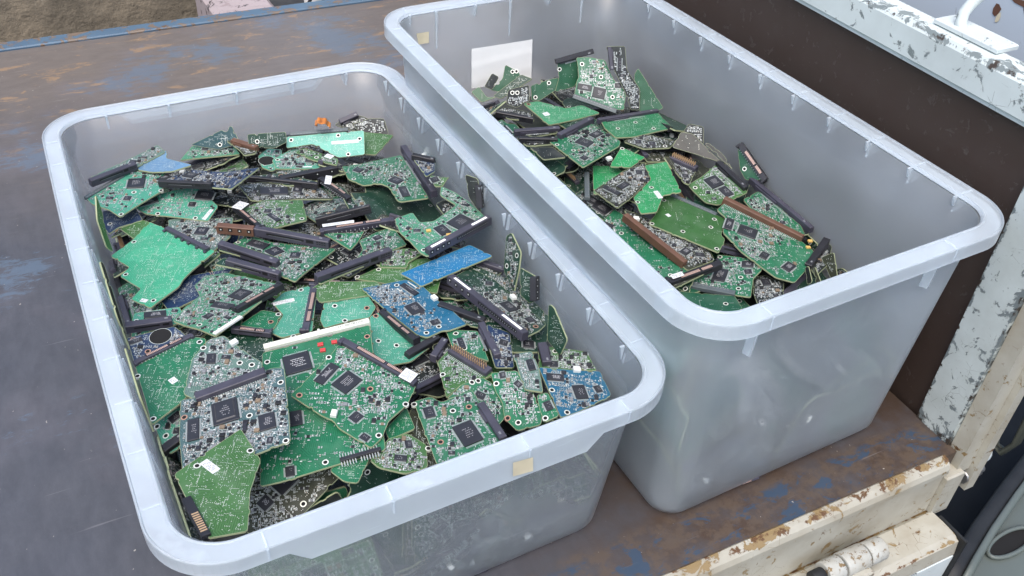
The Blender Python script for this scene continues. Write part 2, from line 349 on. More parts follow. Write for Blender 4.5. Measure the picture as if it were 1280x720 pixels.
def link(name, data, parent=None):
    o = bpy.data.objects.new(name, data); COL.objects.link(o)
    if parent: o.parent = parent
    return o
def thing(name, label, cat, loc=(0, 0, 0), group=None, data=None):
    o = link(name, data); o.location = loc; o['label'] = label; o['category'] = cat
    if group: o['group'] = group
    return o
def obox(mb, x0, x1, y0, y1, z0, z1, mat, ch=0):
    mb.box((x0+x1)/2, (y0+y1)/2, x1-x0, y1-y0, z0, z1, mat, 0, ch)
def bevel(o, w, seg=2):
    m = o.modifiers.new('bevel', 'BEVEL'); m.width = w; m.segments = seg; m.limit_method = 'ANGLE'; m.angle_limit = R_(40)
def extrude_poly(mb, poly, z0, z1, mtop, mside, mbot=None):
    n = len(poly)
    mb.face([(x, y, z1) for x, y in poly], mtop)
    mb.face([(x, y, z0) for x, y in poly][::-1], mbot or mtop)
    for i in range(n):
        (a, b), (c, d) = poly[i], poly[(i+1) % n]
        mb.face([(a, b, z0), (c, d, z0), (c, d, z1), (a, b, z1)], mside)
def area(p): return sum(p[i][0]*p[(i+1) % len(p)][1]-p[(i+1) % len(p)][0]*p[i][1] for i in range(len(p)))/2

# ---------------------------------------------------------------- the place
g = MB(); g.face([(-14, -6, -.75), (14, -6, -.75), (14, 16, -.75), (-14, 16, -.75)], 'asphalt'); o = g.build('ground'); o['kind'] = 'structure'
YF, YB, HX = .360, 1.768, .742
truck = thing('truck', 'worn flatbed truck whose open bed carries the two tubs, one gate folded down', 'truck', (0, 0, 0))
b_ = MB(); obox(b_, -2.6, HX-.002, YF+.0, YB-.022, -.02, 0, 'bed_paint')
b_.build('bed_floor', truck)
b_ = MB(); obox(b_, -2.6, HX, YB-.02, YB+.012, -.06, .004, 'blue_paint', .002); b_.build('far_edge_strip', truck)
# rolled cream lip and side sill of the bed, near side
b_ = MB(); prof = [(YF+.004, -.001), (YF+.001, .0022), (YF-.004, .0018), (YF-.009, -.003), (YF-.0115, -.009), (YF-.0115, -.015), (YF-.0085, -.0175), (YF-.0085, -.085), (YF+.01, -.085)]
for i in range(len(prof)-1):
    (ya, za), (yb, zb) = prof[i], prof[i+1]
    b_.face([(-2.6, ya, za), (-2.6, yb, zb), (HX-.02, yb, zb), (HX-.02, ya, za)], 'cream_paint', True)
b_.face([(HX-.02, y, z) for y, z in prof], 'cream_paint')
b_.build('side_sill', truck)
b_ = MB(); obox(b_, HX-.019, HX+.008, YF-.014, YF+.005, -.085, -.022, 'cream_paint', .002); b_.build('corner_bracket', truck)
# headboard: brown panel, white rail on top, white end post
b_ = MB(); obox(b_, HX+.004, HX+.022, .41, 2.4, -.03, .352, 'brown_panel'); b_.build('headboard_panel', truck)
b_ = MB()
rp = [(HX-.001, .348), (HX-.001, .3515), (HX-.005, .354), (HX-.006, .383), (HX-.003, .389), (HX+.016, .391), (HX+.022, .389), (HX+.024, .35)]
for i in range(len(rp)):
    (xa, za), (xb, zb) = rp[i], rp[(i+1) % len(rp)]
    b_.face([(xa, .36, za), (xb, .36, zb), (xb, 2.4, zb), (xa, 2.4, za)], 'rail_paint')
b_.face([(x, .36, z) for x, z in rp], 'rail_paint')
b_.build('headboard_rail', truck)
b_ = MB(); obox(b_, HX-.004, HX+.022, .371, .416, -.018, .3485, 'post_paint', .0015); b_.build('headboard_post', truck)
b_ = MB(); obox(b_, HX+.0225, HX+.036, .345, .4, -.06, .36, 'cream_paint', .003); obox(b_, HX+.001, HX+.0222, .352, .3705, -.03, .35, 'cream_paint', .003); b_.build('post_flange', truck)
b_ = MB(); b_.cyl((.782, .366, -.018), (.787, .366, -.018), .019, .019, 'white_paint', 20); b_.build('flange_tab', truck)
b_ = MB()
for (y, z, r) in ((.392, -.004, .0035),): b_.cyl((HX-.012, y, z-.004), (HX-.012, y, z+.003), r, r*.8, 'steel', 10)
b_.build('rivet', truck)
b_ = MB(); b_.cyl((HX+.02, YF-.006, -.045), (HX+.045, YF-.006, -.045), .0085, .0075, 'steel', 8); b_.cyl((HX+.045, YF-.006, -.045), (HX+.052, YF-.006, -.045), .0055, .005, 'steel', 10); b_.build('bolt', truck)
# bent hook rod on the rail with its foot plate
hk = MB(); hk.tube([(0.758, 0.5371, 0.3833), (0.758, 0.5409, 0.3874), (0.757, 0.5473, 0.3928), (0.757, 0.5511, 0.3992), (0.76, 0.5537, 0.4072), (0.764, 0.553, 0.4146), (0.77, 0.5514, 0.4221), (0.775, 0.5452, 0.4313)], .0055, 'rail_paint', 12)
hk.build('hook_rod', truck)
hk = MB(); obox(hk, HX+.006, HX+.034, 0.498, 0.5735, .3915, .3965, 'white_paint', .0015); hk.build('hook_plate', truck)
# cab rear wall beyond, dark underbody
b_ = MB(); obox(b_, .93, .96, .30, 3.2, .12, 1.6, 'cab_paint', .01); cb = b_.build('cab_rear_wall', truck)
for y_, z_, w_, h_, m_ in [(0.6391, 0.3547, 0.012, 0.016, 'plastic_brown'), (0.6336, 0.3476, 0.006, 0.014, 'kraft_tape'), (0.6149, 0.3719, 0.03, 0.006, 'plastic_brown'), (0.6788, 0.3339, 0.01, 0.004, 'plastic_dark')]:
    b_ = MB(); b_.face([(.9292, y_+w_*math.cos(k_*.9)*random.uniform(.7, 1.1)*.5, z_+h_*math.sin(k_*.9)*random.uniform(.7, 1.1)*.5) for k_ in range(7)], m_); b_.build("rust_patch", truck)
b_ = MB(); obox(b_, .80, 1.7, .1, 3.2, -.6, -.36, 'underbody'); b_.build('underbody', truck)
b_ = MB(); obox(b_, .78, 1.6, -.6, .2, -.52, -.45, 'underbody'); b_.build('mud_flap', truck)
b_ = MB(); fp = [[0.872, 0.347], [0.988, 0.391], [1.111, 0.434], [1.207, 0.446], [1.123, 0.266], [0.928, 0.226], [0.789, 0.29]]
extrude_poly(b_, fp if area(fp) > 0 else fp[::-1], -0.32999999999999996, -0.3, 'fender', 'fender')
ca, sa = math.cos(0.068), math.sin(0.068)
el = [(0.983+math.cos(6.2832*i/28)*0.0441*ca-math.sin(6.2832*i/28)*0.0146*1.0*sa, 0.357+math.cos(6.2832*i/28)*0.0441*sa+math.sin(6.2832*i/28)*0.0146*ca) for i in range(28)]
b_.build('fender_panel', truck)
b_ = MB(); b_.face([(x, y, -0.3+.0012) for x, y in el], 'hole'); b_.build('fender_slot', truck)
b_ = MB(); b_.tube([(x, y, -0.3+.004) for x, y in el+el[:1]], .003, 'fender', 8); b_.build('slot_lip', truck)
b_ = MB(); b_.tube([(x, y, -0.3+.012) for x, y in [[0.837, 0.336], [0.886, 0.357], [0.946, 0.381], [1.025, 0.409], [1.116, 0.439], [1.236, 0.469]]], .018, 'rubber_black', 12, .6); b_.build('rubber_trim', truck)
b_ = MB(); b_.tube([(x+.016, y-.006, -0.3+.02) for x, y in [[0.837, 0.336], [0.886, 0.357], [0.946, 0.381], [1.025, 0.409], [1.116, 0.439], [1.236, 0.469]]], .006, 'fender', 10, .6); b_.build('trim_edge', truck)
# folded-down gate: white frame round a brown board, hanging below the sill
gz = -.083
b_ = MB()
gp = [(-.004, 0), (.0, .004), (.012, .005), (.026, .0045), (.032, 0), (.034, -.02), (.002, -.02)]
gp = [(y*1.25-.009, z) for y, z in gp]
for i in range(len(gp)):
    (ya, za), (yb, zb) = gp[i], gp[(i+1) % len(gp)]
    b_.face([(x, YF-.022-y, gz+z) for x, y, z in ((-2.6, ya, za), (-2.6, yb, zb), (HX-.016, yb, zb), (HX-.016, ya, za))], 'cream_paint')
b_.face([(HX-.016, YF-.022-y, gz+z) for y, z in gp], 'cream_paint')
b_.build('gate_top_rail', truck)
b_ = MB(); obox(b_, HX-.07, HX-.016, YF-.056, YF-.03, gz-.5, gz-.0205, 'white_paint', .002); b_.build('gate_post', truck)
b_ = MB(); obox(b_, -2.6, HX-.0705, YF-.0545, YF-.0515, gz-.034, gz-.0205, 'white_paint', .0); b_.build('gate_rail_lip', truck)
b_ = MB(); obox(b_, -2.6, HX-.0705, YF-.05, YF-.035, gz-.5, gz-.035, 'brown_panel'); b_.build('gate_panel', truck)
b_ = MB(); obox(b_, HX-.0155, HX-.012, YF-.06, YF-.022, gz-.5, gz+.006, 'rubber_black'); b_.build('gate_seal', truck)
# hinge of the gate: barrels on one axle
hy, hz = YF-.034, -.058
for (x0, x1, nm, r, mt) in ((.545, .566, 'hinge_barrel', .0125, 'hinge_paint'), (.568, .598, 'hinge_barrel', .0135, 'hinge_paint'), (.600, .622, 'hinge_barrel', .0125, 'hinge_paint'), (.530, .545, 'hinge_nut', .008, 'rubber_black')):
    b_ = MB(); b_.cyl((x0, hy, hz), (x1, hy, hz), r, r, mt, 20); o = b_.build(nm, truck); bevel(o, .0012)
b_ = MB(); obox(b_, .570, .596, hy-.02, hy+.004, gz+.004, hz, 'cream_paint', .002); b_.build('hinge_leaf', truck)
# dark rubber strap loops hanging behind the post
st = MB()
for k_ in (0, .006):
    st.tube([(.80+k_, .362, .34), (.80+k_, .361, .14), (.80+k_, .361, .088), (.80+k_, .363, .045), (.80+k_, .364, .007), (.80+k_, .358, -.015), (.80+k_, .346, -.015), (.80+k_, .339, .007), (.80+k_, .341, .048), (.80+k_, .347, .12), (.80+k_, .352, .34)], .0042, 'rubber_olive', 10, .7)
thing('rubber_strap', 'looped dark green rubber strap hanging outside the white corner post', 'strap', data=st.mesh('rubber_strap'))
# beyond the bed
b_ = MB(); b_.box(-1.66, 2.35, 4.1, .2, -.75, .7, 'concrete', 0); thing('concrete_wall', 'stained brown concrete wall behind the far edge of the truck bed', 'wall', data=b_.mesh('concrete_wall'))
b_ = MB(); b_.box(.34, 2.0, .13, .2, -.30, -.045, 'foam', .05, .012); o = thing('foam_block', 'pinkish grey speckled foam block beyond the far bed edge', 'block', data=b_.mesh('foam_block'))
b_ = MB(); b_.box(.365, 2.0, .3, .26, -.75, -.302, 'asphalt', .05); thing('kerb_stone', 'low dark stone under the speckled foam block', 'stone', data=b_.mesh('kerb_stone'))
b_ = MB(); b_.cyl((.50, 1.95, -.75), (.5, 1.95, .2), .02, .02, 'pipe', 16); thing('pipe', 'pale vertical pipe beside the foam block', 'pipe', data=b_.mesh('pipe'))
b_ = MB(); b_.tube([(.47, 1.9, -.2), (.475, 1.9, -.05), (.50, 1.9, -.015), (.54, 1.9, -.02), (.6, 1.92, -.05), (.75, 1.95, -.08)], .004, 'rubber_black', 8)
thing('cable', 'thin black cable looping over the pale pipe', 'cable', data=b_.mesh('cable'))

# ---------------------------------------------------------------- tubs
def rring(W, Ln, r, z, k=15, bow=0):
    """rounded rectangle, counter-clockwise; returns points"""
    out = []
    for qx, qy, a0 in ((1, -1, -90), (1, 1, 0), (-1, 1, 90), (-1, -1, 180)):
        for i in range(k+1):
            a = R_(a0+90*i/k); out.append([qx*(W/2-r)+r*math.cos(a), qy*(Ln/2-r)+r*math.sin(a), z])
    res = []
    for i, p in enumerate(out):                       # subdivide the straights
        q = out[(i+1) % len(out)]; res.append(p)
        d = math.hypot(q[0]-p[0], q[1]-p[1])
        if d > .05:
            m = 22          # the same count on every ring, so that rings join point to point
            for j in range(1, m): res.append([p[0]+(q[0]-p[0])*j/m, p[1]+(q[1]-p[1])*j/m, z])
    for p in res:
        if abs(p[0]) > W/2-r*.5: p[0] += math.copysign(bow*max(0, 1-(2*p[1]/Ln)**2), p[0])
    return res
def loft(mb, rings, mat, closed=False, sm=True):
    n = len(rings[0]); k = len(mb.v)
    for r in rings: mb.v += [tuple(p) for p in r]
    R = len(rings)
    for a in range(R if closed else R-1):
        b = (a+1) % R
        for i in range(n):
            j = (i+1) % n; mb.f.append((k+a*n+i, k+a*n+j, k+b*n+j, k+b*n+i)); mb.m.append(mb.mi(mat)); mb.sm.append(sm)
    return k
def tub(pm, name, label, cx, cy, yaw, W, Ln, Hh, rw, rsk, t, rad, deep, bow):
    e = thing(name, label, 'tub', (cx, cy, .0012)); e.rotation_euler = (0, 0, yaw)
    H = Hh-.0012
    # shell: outer wall up, inner wall down
    def wall(z, off):  # inset from the rim's outer line at height z
        f = z/H; ins = t+(rw-t)*f; return ins+off
    mb = MB(); rings = []; th = .0022
    cr = .006
    def rg(z, off, b=None):
        i = wall(z, off); f = max(0, min(1, z/H)); return rring(W-2*i, Ln-2*i, max(.01, rad-i+.012*(1-f)), z, bow=bow*f)
    def bot(z, off, extra): 
        i = wall(0, off)+extra; return rring(W-2*i, Ln-2*i, max(.008, rad-i+.012), z)
    rings = [bot(0, 0, .010), bot(.002, 0, .003), rg(.009, 0)]
    for z in (.05, .1, .15, .2, .25):
        if z < H-.03: rings.append(rg(z, 0))
    rings += [rg(H-.004, 0), rg(H-.004, th)]
    for z in (.25, .2, .15, .1, .05):
        if z < H-.03: rings.append(rg(z, th))
    rings += [rg(.011, th), bot(.0045, th, .003), bot(.0026, th, .010)]
    k = loft(mb, rings, pm); n = len(rings[0]); R = len(rings)
    mb.f.append(tuple(k+i for i in range(n))[::-1]); mb.m.append(0); mb.sm.append(False)
    mb.f.append(tuple(k+(R-1)*n+i for i in range(n))); mb.m.append(0); mb.sm.append(False)
    mb.build('shell', e)
    # rim: closed profile (inset, dz); skirt may drop lower in the middle of the short ends
    prof = [(0, -rsk), (0, 0), (.0005, .0011), (.0014, .0012), (.0022, .0001), (rw-.003, -.0003), (rw-.0022, .0005), (rw-.001, .0004), (rw+.0006, -.003), (rw-.0002, -.0036), (rw-.003, -.0024), (.0035, -.0024), (.0022, -.0036), (.0022, -rsk)]
    mb = MB(); rings = []
    for ins, dz in prof:
        rg_ = rring(W-2*ins, Ln-2*ins, max(.01, rad-ins), H+dz, bow=bow)
        if deep and dz == -rsk:
            for p in rg_:
                if abs(p[1]) > Ln/2-.012:
                    f = (deep[0]-abs(p[0]))/.012; p[2] -= deep[1]*max(0, min(1, f))
        rings.append(rg_)
    loft(mb, rings, 'tub_rim_plastic', True, False)
    mb.build('rim', e)
    return e
def ribs(e, W, Ln, H, rw, rsk, t, spec):
    """gussets under the rim: (side, position, height)"""
    for side, pos, hgt, inner in spec:
        mb = MB(); z1 = H-.0045
        if inner:     # thin fin under the rim, on the inside face of the wall
            ins = rw; d = .0045
            a = (0, z1, ins+.0021+.0); pr = [(ins+.0024, H-.001), (ins+.0024+d, H-.0012), (ins+.0026+(t-rw)*hgt/H, H-hgt)]
        else:         # plate from skirt to wall on the outside
            pr = [(.0025, z1), (rw-.001, z1), (rw-.0006+(t-rw)*hgt/H, H-hgt), (rw-.007+(t-rw)*hgt/H, H-hgt), (.0025, H-rsk-.002)]
        w2 = .0011
        if not inner and hgt > .04:      # flat tab standing off the wall
            f0, f1 = rw+(t-rw)*.02, rw+(t-rw)*hgt/H; pr = [(f0-.009, z1), (f0-.0004, z1), (f1-.0004, H-hgt), (f1-.009, H-hgt+.003)]
        def P(i, z, s_):
            if side == 'F': return (pos+s_, -Ln/2+i, z)
            if side == 'B': return (pos+s_, Ln/2-i, z)
            if side == 'L': return (-W/2+i, pos+s_, z)
            return (W/2-i, pos+s_, z)
        A = [P(i, z, -w2) for i, z in pr]; B = [P(i, z, w2) for i, z in pr]; n = len(pr)
        mb.face(A, 'tub_rim_plastic'); mb.face(B[::-1], 'tub_rim_plastic')
        for i in range(n): mb.face([A[i], A[(i+1) % n], B[(i+1) % n], B[i]], 'tub_rim_plastic')
        if not inner:      # added bead for the light line of the rib showing through the rim
            for w3, pr3 in ((.0008, [(.0022, H-.0012), (.0022, H+.0004), (rw-.003, H+.0001), (rw-.003, H-.0012)]), (.0008, [(-.0004, H-rsk+.0005), (-.0004, H-.0005), (.001, H-.0005), (.001, H-rsk+.0005)])):
                A = [P(i, z, -w3) for i, z in pr3]; B = [P(i, z, w3) for i, z in pr3]
                mb.face(A, 'tub_rim_plastic'); mb.face(B[::-1], 'tub_rim_plastic')
                for i in range(4): mb.face([A[i], A[(i+1) % 4], B[(i+1) % 4], B[i]], 'tub_rim_plastic')
        mb.build('rib', e)

LT = tub('tub_plastic', 'storage_tub', 'shallower translucent plastic tub heaped with circuit boards, its rim lower than the other', 0.1632, 0.7308, 0.0317, .42, 0.6770, 0.2017, 0.0183, .0135, 0.0356, .055, (.125, .015), .004)
RT = tub('frosted_plastic', 'storage_tub', 'taller translucent plastic tub beside the brown headboard, white paper inside its back wall', 0.5309, 0.7136, 0.0407, 0.3614, 0.6624, 0.2805, 0.0183, .0145, 0.0330, .05, None, .003)
LT['group'] = RT['group'] = 'storage tubs on the truck bed'
yy = [-.27, -.215, -.16, -.105, -.05, .005, .06, .115, .17, .225, .275]
spec = [('L', y, .035, False) for y in yy]+[('R', y, .017, True) for y in yy]+[('F', x, .03, False) for x in (-.14, -.05, .06, .15)]+[('B', x, .014, True) for x in (-.14, -.07, .01, .08, .15)]
spec += [('R', y, .022, False) for y in yy]+[('B', x, .02, False) for x in (-.14, -.07, .01, .08, .15)]
ribs(LT, .42, 0.6770, 0.2005, 0.0183, .0135, 0.0356, spec)
spec = [('L', y, .03, False) for y in yy]+[('R', y, .012, True) for y in yy]+[('F', x, .055, False) for x in (-.115, .09)]+[('B', x, .05, True) for x in (-.105, .0, .11)]+[('B', x, .016, True) for x in (-.14, -.05, .06)]
spec += [('R', y, .02, False) for y in yy]+[('B', x, .02, False) for x in (-.14, -.05, .06)]
ribs(RT, 0.3614, 0.6624, 0.2793, 0.0183, .0145, 0.0330, spec)
def sheet(parent, name, pts, mat, th, wav, lab):
    nx, ny = 14, 14; mb = MB(); a, b, c, d = [Vector(p) for p in pts]; gr = []
    for side in (0, 1):
        for j in range(ny+1):
            for i in range(nx+1):
                s_, t_ = i/nx, j/ny; p = (a*(1-s_)+b*s_)*(1-t_)+(d*(1-s_)+c*s_)*t_
                p.y -= th*side+wav*(1+math.sin(t_*17+s_*2.5)+.5*math.sin(t_*31+s_*5))*.5; gr.append(tuple(p))
    mb.v = gr; N_ = (nx+1)*(ny+1)
    for side in (0, 1):
        for j in range(ny):
            for i in range(nx):
                k = side*N_+j*(nx+1)+i; f_ = (k, k+1, k+nx+2, k+nx+1); mb.f.append(f_ if side == 0 else f_[::-1]); mb.m.append(mb.mi(mat)); mb.sm.append(True)
    o = mb.build(name, parent); o['label'] = lab
sheet(RT, 'label', [[-0.0556, 0.3066, 0.2207], [0.0354, 0.3065, 0.2186], [0.0356, 0.3035, 0.1617], [-0.0561, 0.3038, 0.1658]], 'paper', .0002, .0003, 'blank rippled white paper on the back wall')
sheet(RT, 'tape', [[-0.1321, 0.3076, 0.2539], [-0.1152, 0.3076, 0.2537], [-0.1158, 0.3068, 0.2393], [-0.13, 0.3068, 0.2396]], 'kraft_tape', .0002, 0, 'small yellowed paper square near the back corner')
sheet(LT, 'tape', [[0.045, -0.3391, 0.1936], [0.0623, -0.3391, 0.1912], [0.0634, -0.3391, 0.1748], [0.0458, -0.3391, 0.1774]], 'kraft_tape', -.0002, 0, 'small yellowed paper square on the front rim')


# ---------------------------------------------------------------- circuit boards
TH = .0016
def inpoly(p, x, y):
    c = False; j = len(p)-1
    for i in range(len(p)):
        if (p[i][1] > y) != (p[j][1] > y) and x < (p[j][0]-p[i][0])*(y-p[i][1])/(p[j][1]-p[i][1]+1e-12)+p[i][0]: c = not c
        j = i
    return c
def edgedist(p, x, y):
    d = 9
    for i in range(len(p)):
        ax, ay = p[i]; bx, by = p[(i+1) % len(p)]; L2 = (bx-ax)**2+(by-ay)**2+1e-12
        t = max(0, min(1, ((x-ax)*(bx-ax)+(y-ay)*(by-ay))/L2)); d = min(d, math.hypot(x-ax-t*(bx-ax), y-ay-t*(by-ay)))
    return d
def board_slab(poly, col, holes, rnd, ribs_=False, bigh=()):
    mb = MB()
    if area(poly) < 0: poly = poly[::-1]
    # break-off tabs and notches along the longer edges
    np_ = []
    for i in range(len(poly)):
        a, b = poly[i], poly[(i+1) % len(poly)]; L_ = math.dist(a, b); np_.append(a)
        if L_ > .018:
            ux, uy = (b[0]-a[0])/L_, (b[1]-a[1])/L_; nx, ny = -uy, ux; t = rnd.uniform(.005, .02)
            while t < L_-.009:
                if rnd.random() < .6:
                    wd = rnd.uniform(.002, .0045); dp = rnd.uniform(.0006, .0019)*rnd.choice((1, 1, -.5))
                    for tt, dd in ((t, 0), (t+.0006, dp), (t+wd, dp), (t+wd+.0006, 0)): np_.append((a[0]+ux*tt+nx*dd, a[1]+uy*tt+ny*dd))
                    t += wd
                t += rnd.uniform(.008, .026)
    poly = np_
    # small rounding of the routed outline
    pts = []
    for i in range(len(poly)):
        a, b, c = poly[i-1], poly[i], poly[(i+1) % len(poly)]
        la, lc = math.dist(a, b), math.dist(b, c); r = min(.0016, la*.3, lc*.3)
        pts.append((b[0]+(a[0]-b[0])*r/la, b[1]+(a[1]-b[1])*r/la)); pts.append((b[0]+(c[0]-b[0])*r/lc, b[1]+(c[1]-b[1])*r/lc))
    extrude_poly(mb, pts, -TH, 0, 'mask_'+col, 'fr4_edge')
    # pale laminate line along the rim
    n = len(pts)
    for side in (1, -1):
        z = .00008 if side > 0 else -TH-.00008
        cx = sum(p[0] for p in pts)/n; cy = sum(p[1] for p in pts)/n
        ins = []
        for i in range(n):
            p, q, s_ = pts[i-1], pts[i], pts[(i+1) % n]
            e = (s_[0]-p[0], s_[1]-p[1]); L_ = math.hypot(*e)+1e-9; nx, ny = -e[1]/L_, e[0]/L_
            ins.append((q[0]+nx*.00024, q[1]+ny*.00024))
        for i in range(n):
            j = (i+1) % n; f = [(*pts[i], z), (*pts[j], z), (*ins[j], z), (*ins[i], z)]
            mb.face(f if side > 0 else f[::-1], 'fr4_edge')
    for (x, y) in holes:
        br = rnd.random() < .12
        for z, fl in ((.0002, False), (-TH-.0002, True)):
            mb.disc(x, y, .0027, z, 'ring_brown' if br else 'ring', flip=fl); mb.disc(x, y, .0017, z+(.0001 if not fl else -.0001), 'hole', flip=fl)
    for (x, y) in bigh:
        mb.disc(x, y, .0098, .0002, 'silk', 28); mb.disc(x, y, .0094, .0003, 'hole', 28)
    if ribs_:
        (a, b) = poly[0], poly[1]; ang = math.atan2(b[1]-a[1], b[0]-a[0])
        for k in (-.006, -.013, -.02):
            mb.box((a[0]+b[0])/2*.92-math.sin(ang)*k, (a[1]+b[1])/2+math.cos(ang)*k, math.dist(a, b)*.74, .0009, 0, .0006, 'ring', ang+.03)
    return mb, pts
def silk_marks(mb, poly, rnd, n, z, flip=False, big=True):
    xs = [p[0] for p in poly]; ys = [p[1] for p in poly]
    k = 0; tries = 0
    while k < n and tries < n*6:
        tries += 1
        x, y = rnd.uniform(min(xs), max(xs)), rnd.uniform(min(ys), max(ys))
        if not inpoly(poly, x, y) or edgedist(poly, x, y) < .003: continue
        t = rnd.random(); a = rnd.choice((0, math.pi/2)); mat = rnd.choice(('silk', 'tin', 'ring'))
        if t < .74: mb.rect(x, y, .00055, .00045, z, mat, 0, flip)
        elif t < .84:      # row of vias
            m = rnd.randint(3, 7)
            for i in range(m):
                xx, yy = x+math.cos(a)*i*.0015, y+math.sin(a)*i*.0015
                if inpoly(poly, xx, yy): mb.rect(xx, yy, .0005, .0005, z, mat, 0, flip)
        elif t < .96:       # reference text: a few ticks
            for i in range(rnd.randint(2, 4)):
                xx, yy = x+math.cos(a)*i*.0011, y+math.sin(a)*i*.0011
                if inpoly(poly, xx, yy): mb.rect(xx, yy, .0003 if a == 0 else .0009, .0009 if a == 0 else .0003, z, 'silk', rnd.uniform(-.3, .3), flip)
        else: 
            l = rnd.uniform(.003, .009)
            if edgedist(poly, x, y) > l/2+.001: mb.rect(x, y, l, .00022, z, 'silk', a, flip)
        k += 1
def smd(mb, poly, avoid, rnd, dens):
    """the small surface-mount parts, in aligned clusters"""
    xs = [p[0] for p in poly]; ys = [p[1] for p in poly]; A = abs(area(poly))
    target = int(A/7.5e-6*dens*.92); k = 0; tries = 0
    centers = [(rnd.uniform(min(xs), max(xs)), rnd.uniform(min(ys), max(ys)), rnd.uniform(.006, .02)) for _ in range(max(3, int(A/4e-4)))]
    base = rnd.choice((0, .0, math.pi/4 if rnd.random() < .2 else 0))
    occ = set()
    queue = []; fr_ = (rnd.uniform(-1, 1), rnd.uniform(-1, 1)); bx = (min(xs)+max(xs))/2; by = (min(ys)+max(ys))/2
    while k < target and tries < target*8:
        tries += 1
        if queue: x, y, w0, a0 = queue.pop()
        else:
            w0 = None
        if w0: pass
        elif rnd.random() < .75:
            c = rnd.choice(centers); x, y = rnd.gauss(c[0], c[2]), rnd.gauss(c[1], c[2])
        else: x, y = rnd.uniform(min(xs), max(xs)), rnd.uniform(min(ys), max(ys))
        x = round(x/.0009)*.0009; y = round(y/.0009)*.0009
        if not inpoly(poly, x, y) or edgedist(poly, x, y) < .0022: continue
        if any(abs((x-a[0])*math.cos(a[4])+(y-a[1])*math.sin(a[4])) < a[2]/2+.0016 and abs(-(x-a[0])*math.sin(a[4])+(y-a[1])*math.cos(a[4])) < a[3]/2+.0016 for a in avoid): continue
        if not w0 and (x-bx)*fr_[0]+(y-by)*fr_[1] < -.012 and rnd.random() < .75: continue      # one side of a board is nearly bare
        t = rnd.random()
        if w0: t = 0
        if t < .9: w, h, z = rnd.choice(((.0013, .0007), (.001, .0005), (.001, .0005), (.0016, .0009))) + (.0005,)
        elif t < .975: w, h, z = .003, .0026, .0011
        else: w, h, z = .005, .004, .0018
        key = (int(x/.0013), int(y/.0013))
        if key in occ: continue
        occ.add(key)
        if w > .003:
            for dx in (-1, 0, 1):
                for dy in (-1, 0, 1): occ.add((key[0]+dx, key[1]+dy))
        a = base+rnd.choice((0, math.pi/2))
        if w0: w, h = w0, w0*.52; a = a0
        elif w < .003 and rnd.random() < .35:      # a row of equal parts side by side
            dx_, dy_ = -math.sin(a)*.00145, math.cos(a)*.00145
            for q_ in range(1, rnd.randint(3, 9)): queue.append((x+dx_*q_, y+dy_*q_, w, a))
        c, s_ = math.cos(a), math.sin(a)
        if w < .003:
            mb.rect(x, y, w+.0008, h+.0002, .00025, 'tin', a)
            mb.box(x, y, w*.62, h, .0, z, rnd.choice(('part_tan', 'part_black', 'part_grey', 'part_grey', 'tin', 'white_part')), a)
        else:
            q = w/2+.0003
            for sg in (-1, 1):
                mb.rect(x+c*q*sg, y+s_*q*sg, .0011, h*.8, .00025, 'tin', a)
            if rnd.random() < .2: mb.box(x, y, w*.8, h*.8, 0, z, 'part_grey', a, .0004)
            else: mb.box(x, y, w*.86, h*.86, 0, z, rnd.choice(('part_black', 'chip', 'part_black', 'chip', 'part_black', 'part_tan')), a, .0002)
        k += 1
def chip_objs(parent, c, rnd, style=0):
    x, y, w, h, a = c
    mb = MB(); H_ = .0016 if w*h > 1e-4 else .0012
    mb.box(x, y, w*.93, h*.93, .0003, H_, 'chip', a, .0003)
    cc, ss = math.cos(a), math.sin(a)
    def T(u, v): return x+u*cc-v*ss, y+u*ss+v*cc
    if style == 2:      # bevelled lid
        px, py = T(0, 0); mb.box(px, py, w*.72, h*.72, H_, H_+.0011, 'chip_edge', a, .0009, 'chip')
        H_ += .0011
    big = w*h > 1.2e-4
    rows = 5 if big else 3
    for i in range(rows):
        l = w*rnd.uniform(.25, .5)*(1 if style != 1 else 1.1); v = h*(.22-.44*i/(rows-1))*.8
        n = max(2, int(l/.0013))
        for q in range(n):
            if rnd.random() < .15: continue
            px, py = T(-l/2+l*q/n, v); mb.rect(px, py, .0008, .00075 if big else .0004, H_+.00005, 'chip_text_bright' if style == 1 else 'chip_text', a)
    px, py = T(-w*.36, -h*.36); mb.disc(px, py, .0006, H_+.00006, 'chip_edge', 8)
    o = mb.build('chip', parent)
    pm = MB(); pitch = .0009
    sides = ((0, 1), (0, -1), (1, 0), (-1, 0)) if 0.65 < w/h < 1.55 else (((1, 0), (-1, 0)) if w > h*1.55 and rnd.random() < .0 else (((0, 1), (0, -1)) if w > h else ((1, 0), (-1, 0))))
    for sx, sy in sides:
        L_ = (w if sy else h)*.86; n = max(3, int(L_/pitch))
        for i in range(n):
            t = -L_/2+L_*(i+.5)/n
            u, v = (t, sy*(h/2+.0004)) if sy else (sx*(w/2+.0004), t)
            px, py = T(u, v)
            pm.box(px, py, (.0005 if sy else .0016), (.0016 if sy else .0005), .0001, .0005, 'tin', a)
    pm.build('pins', o)
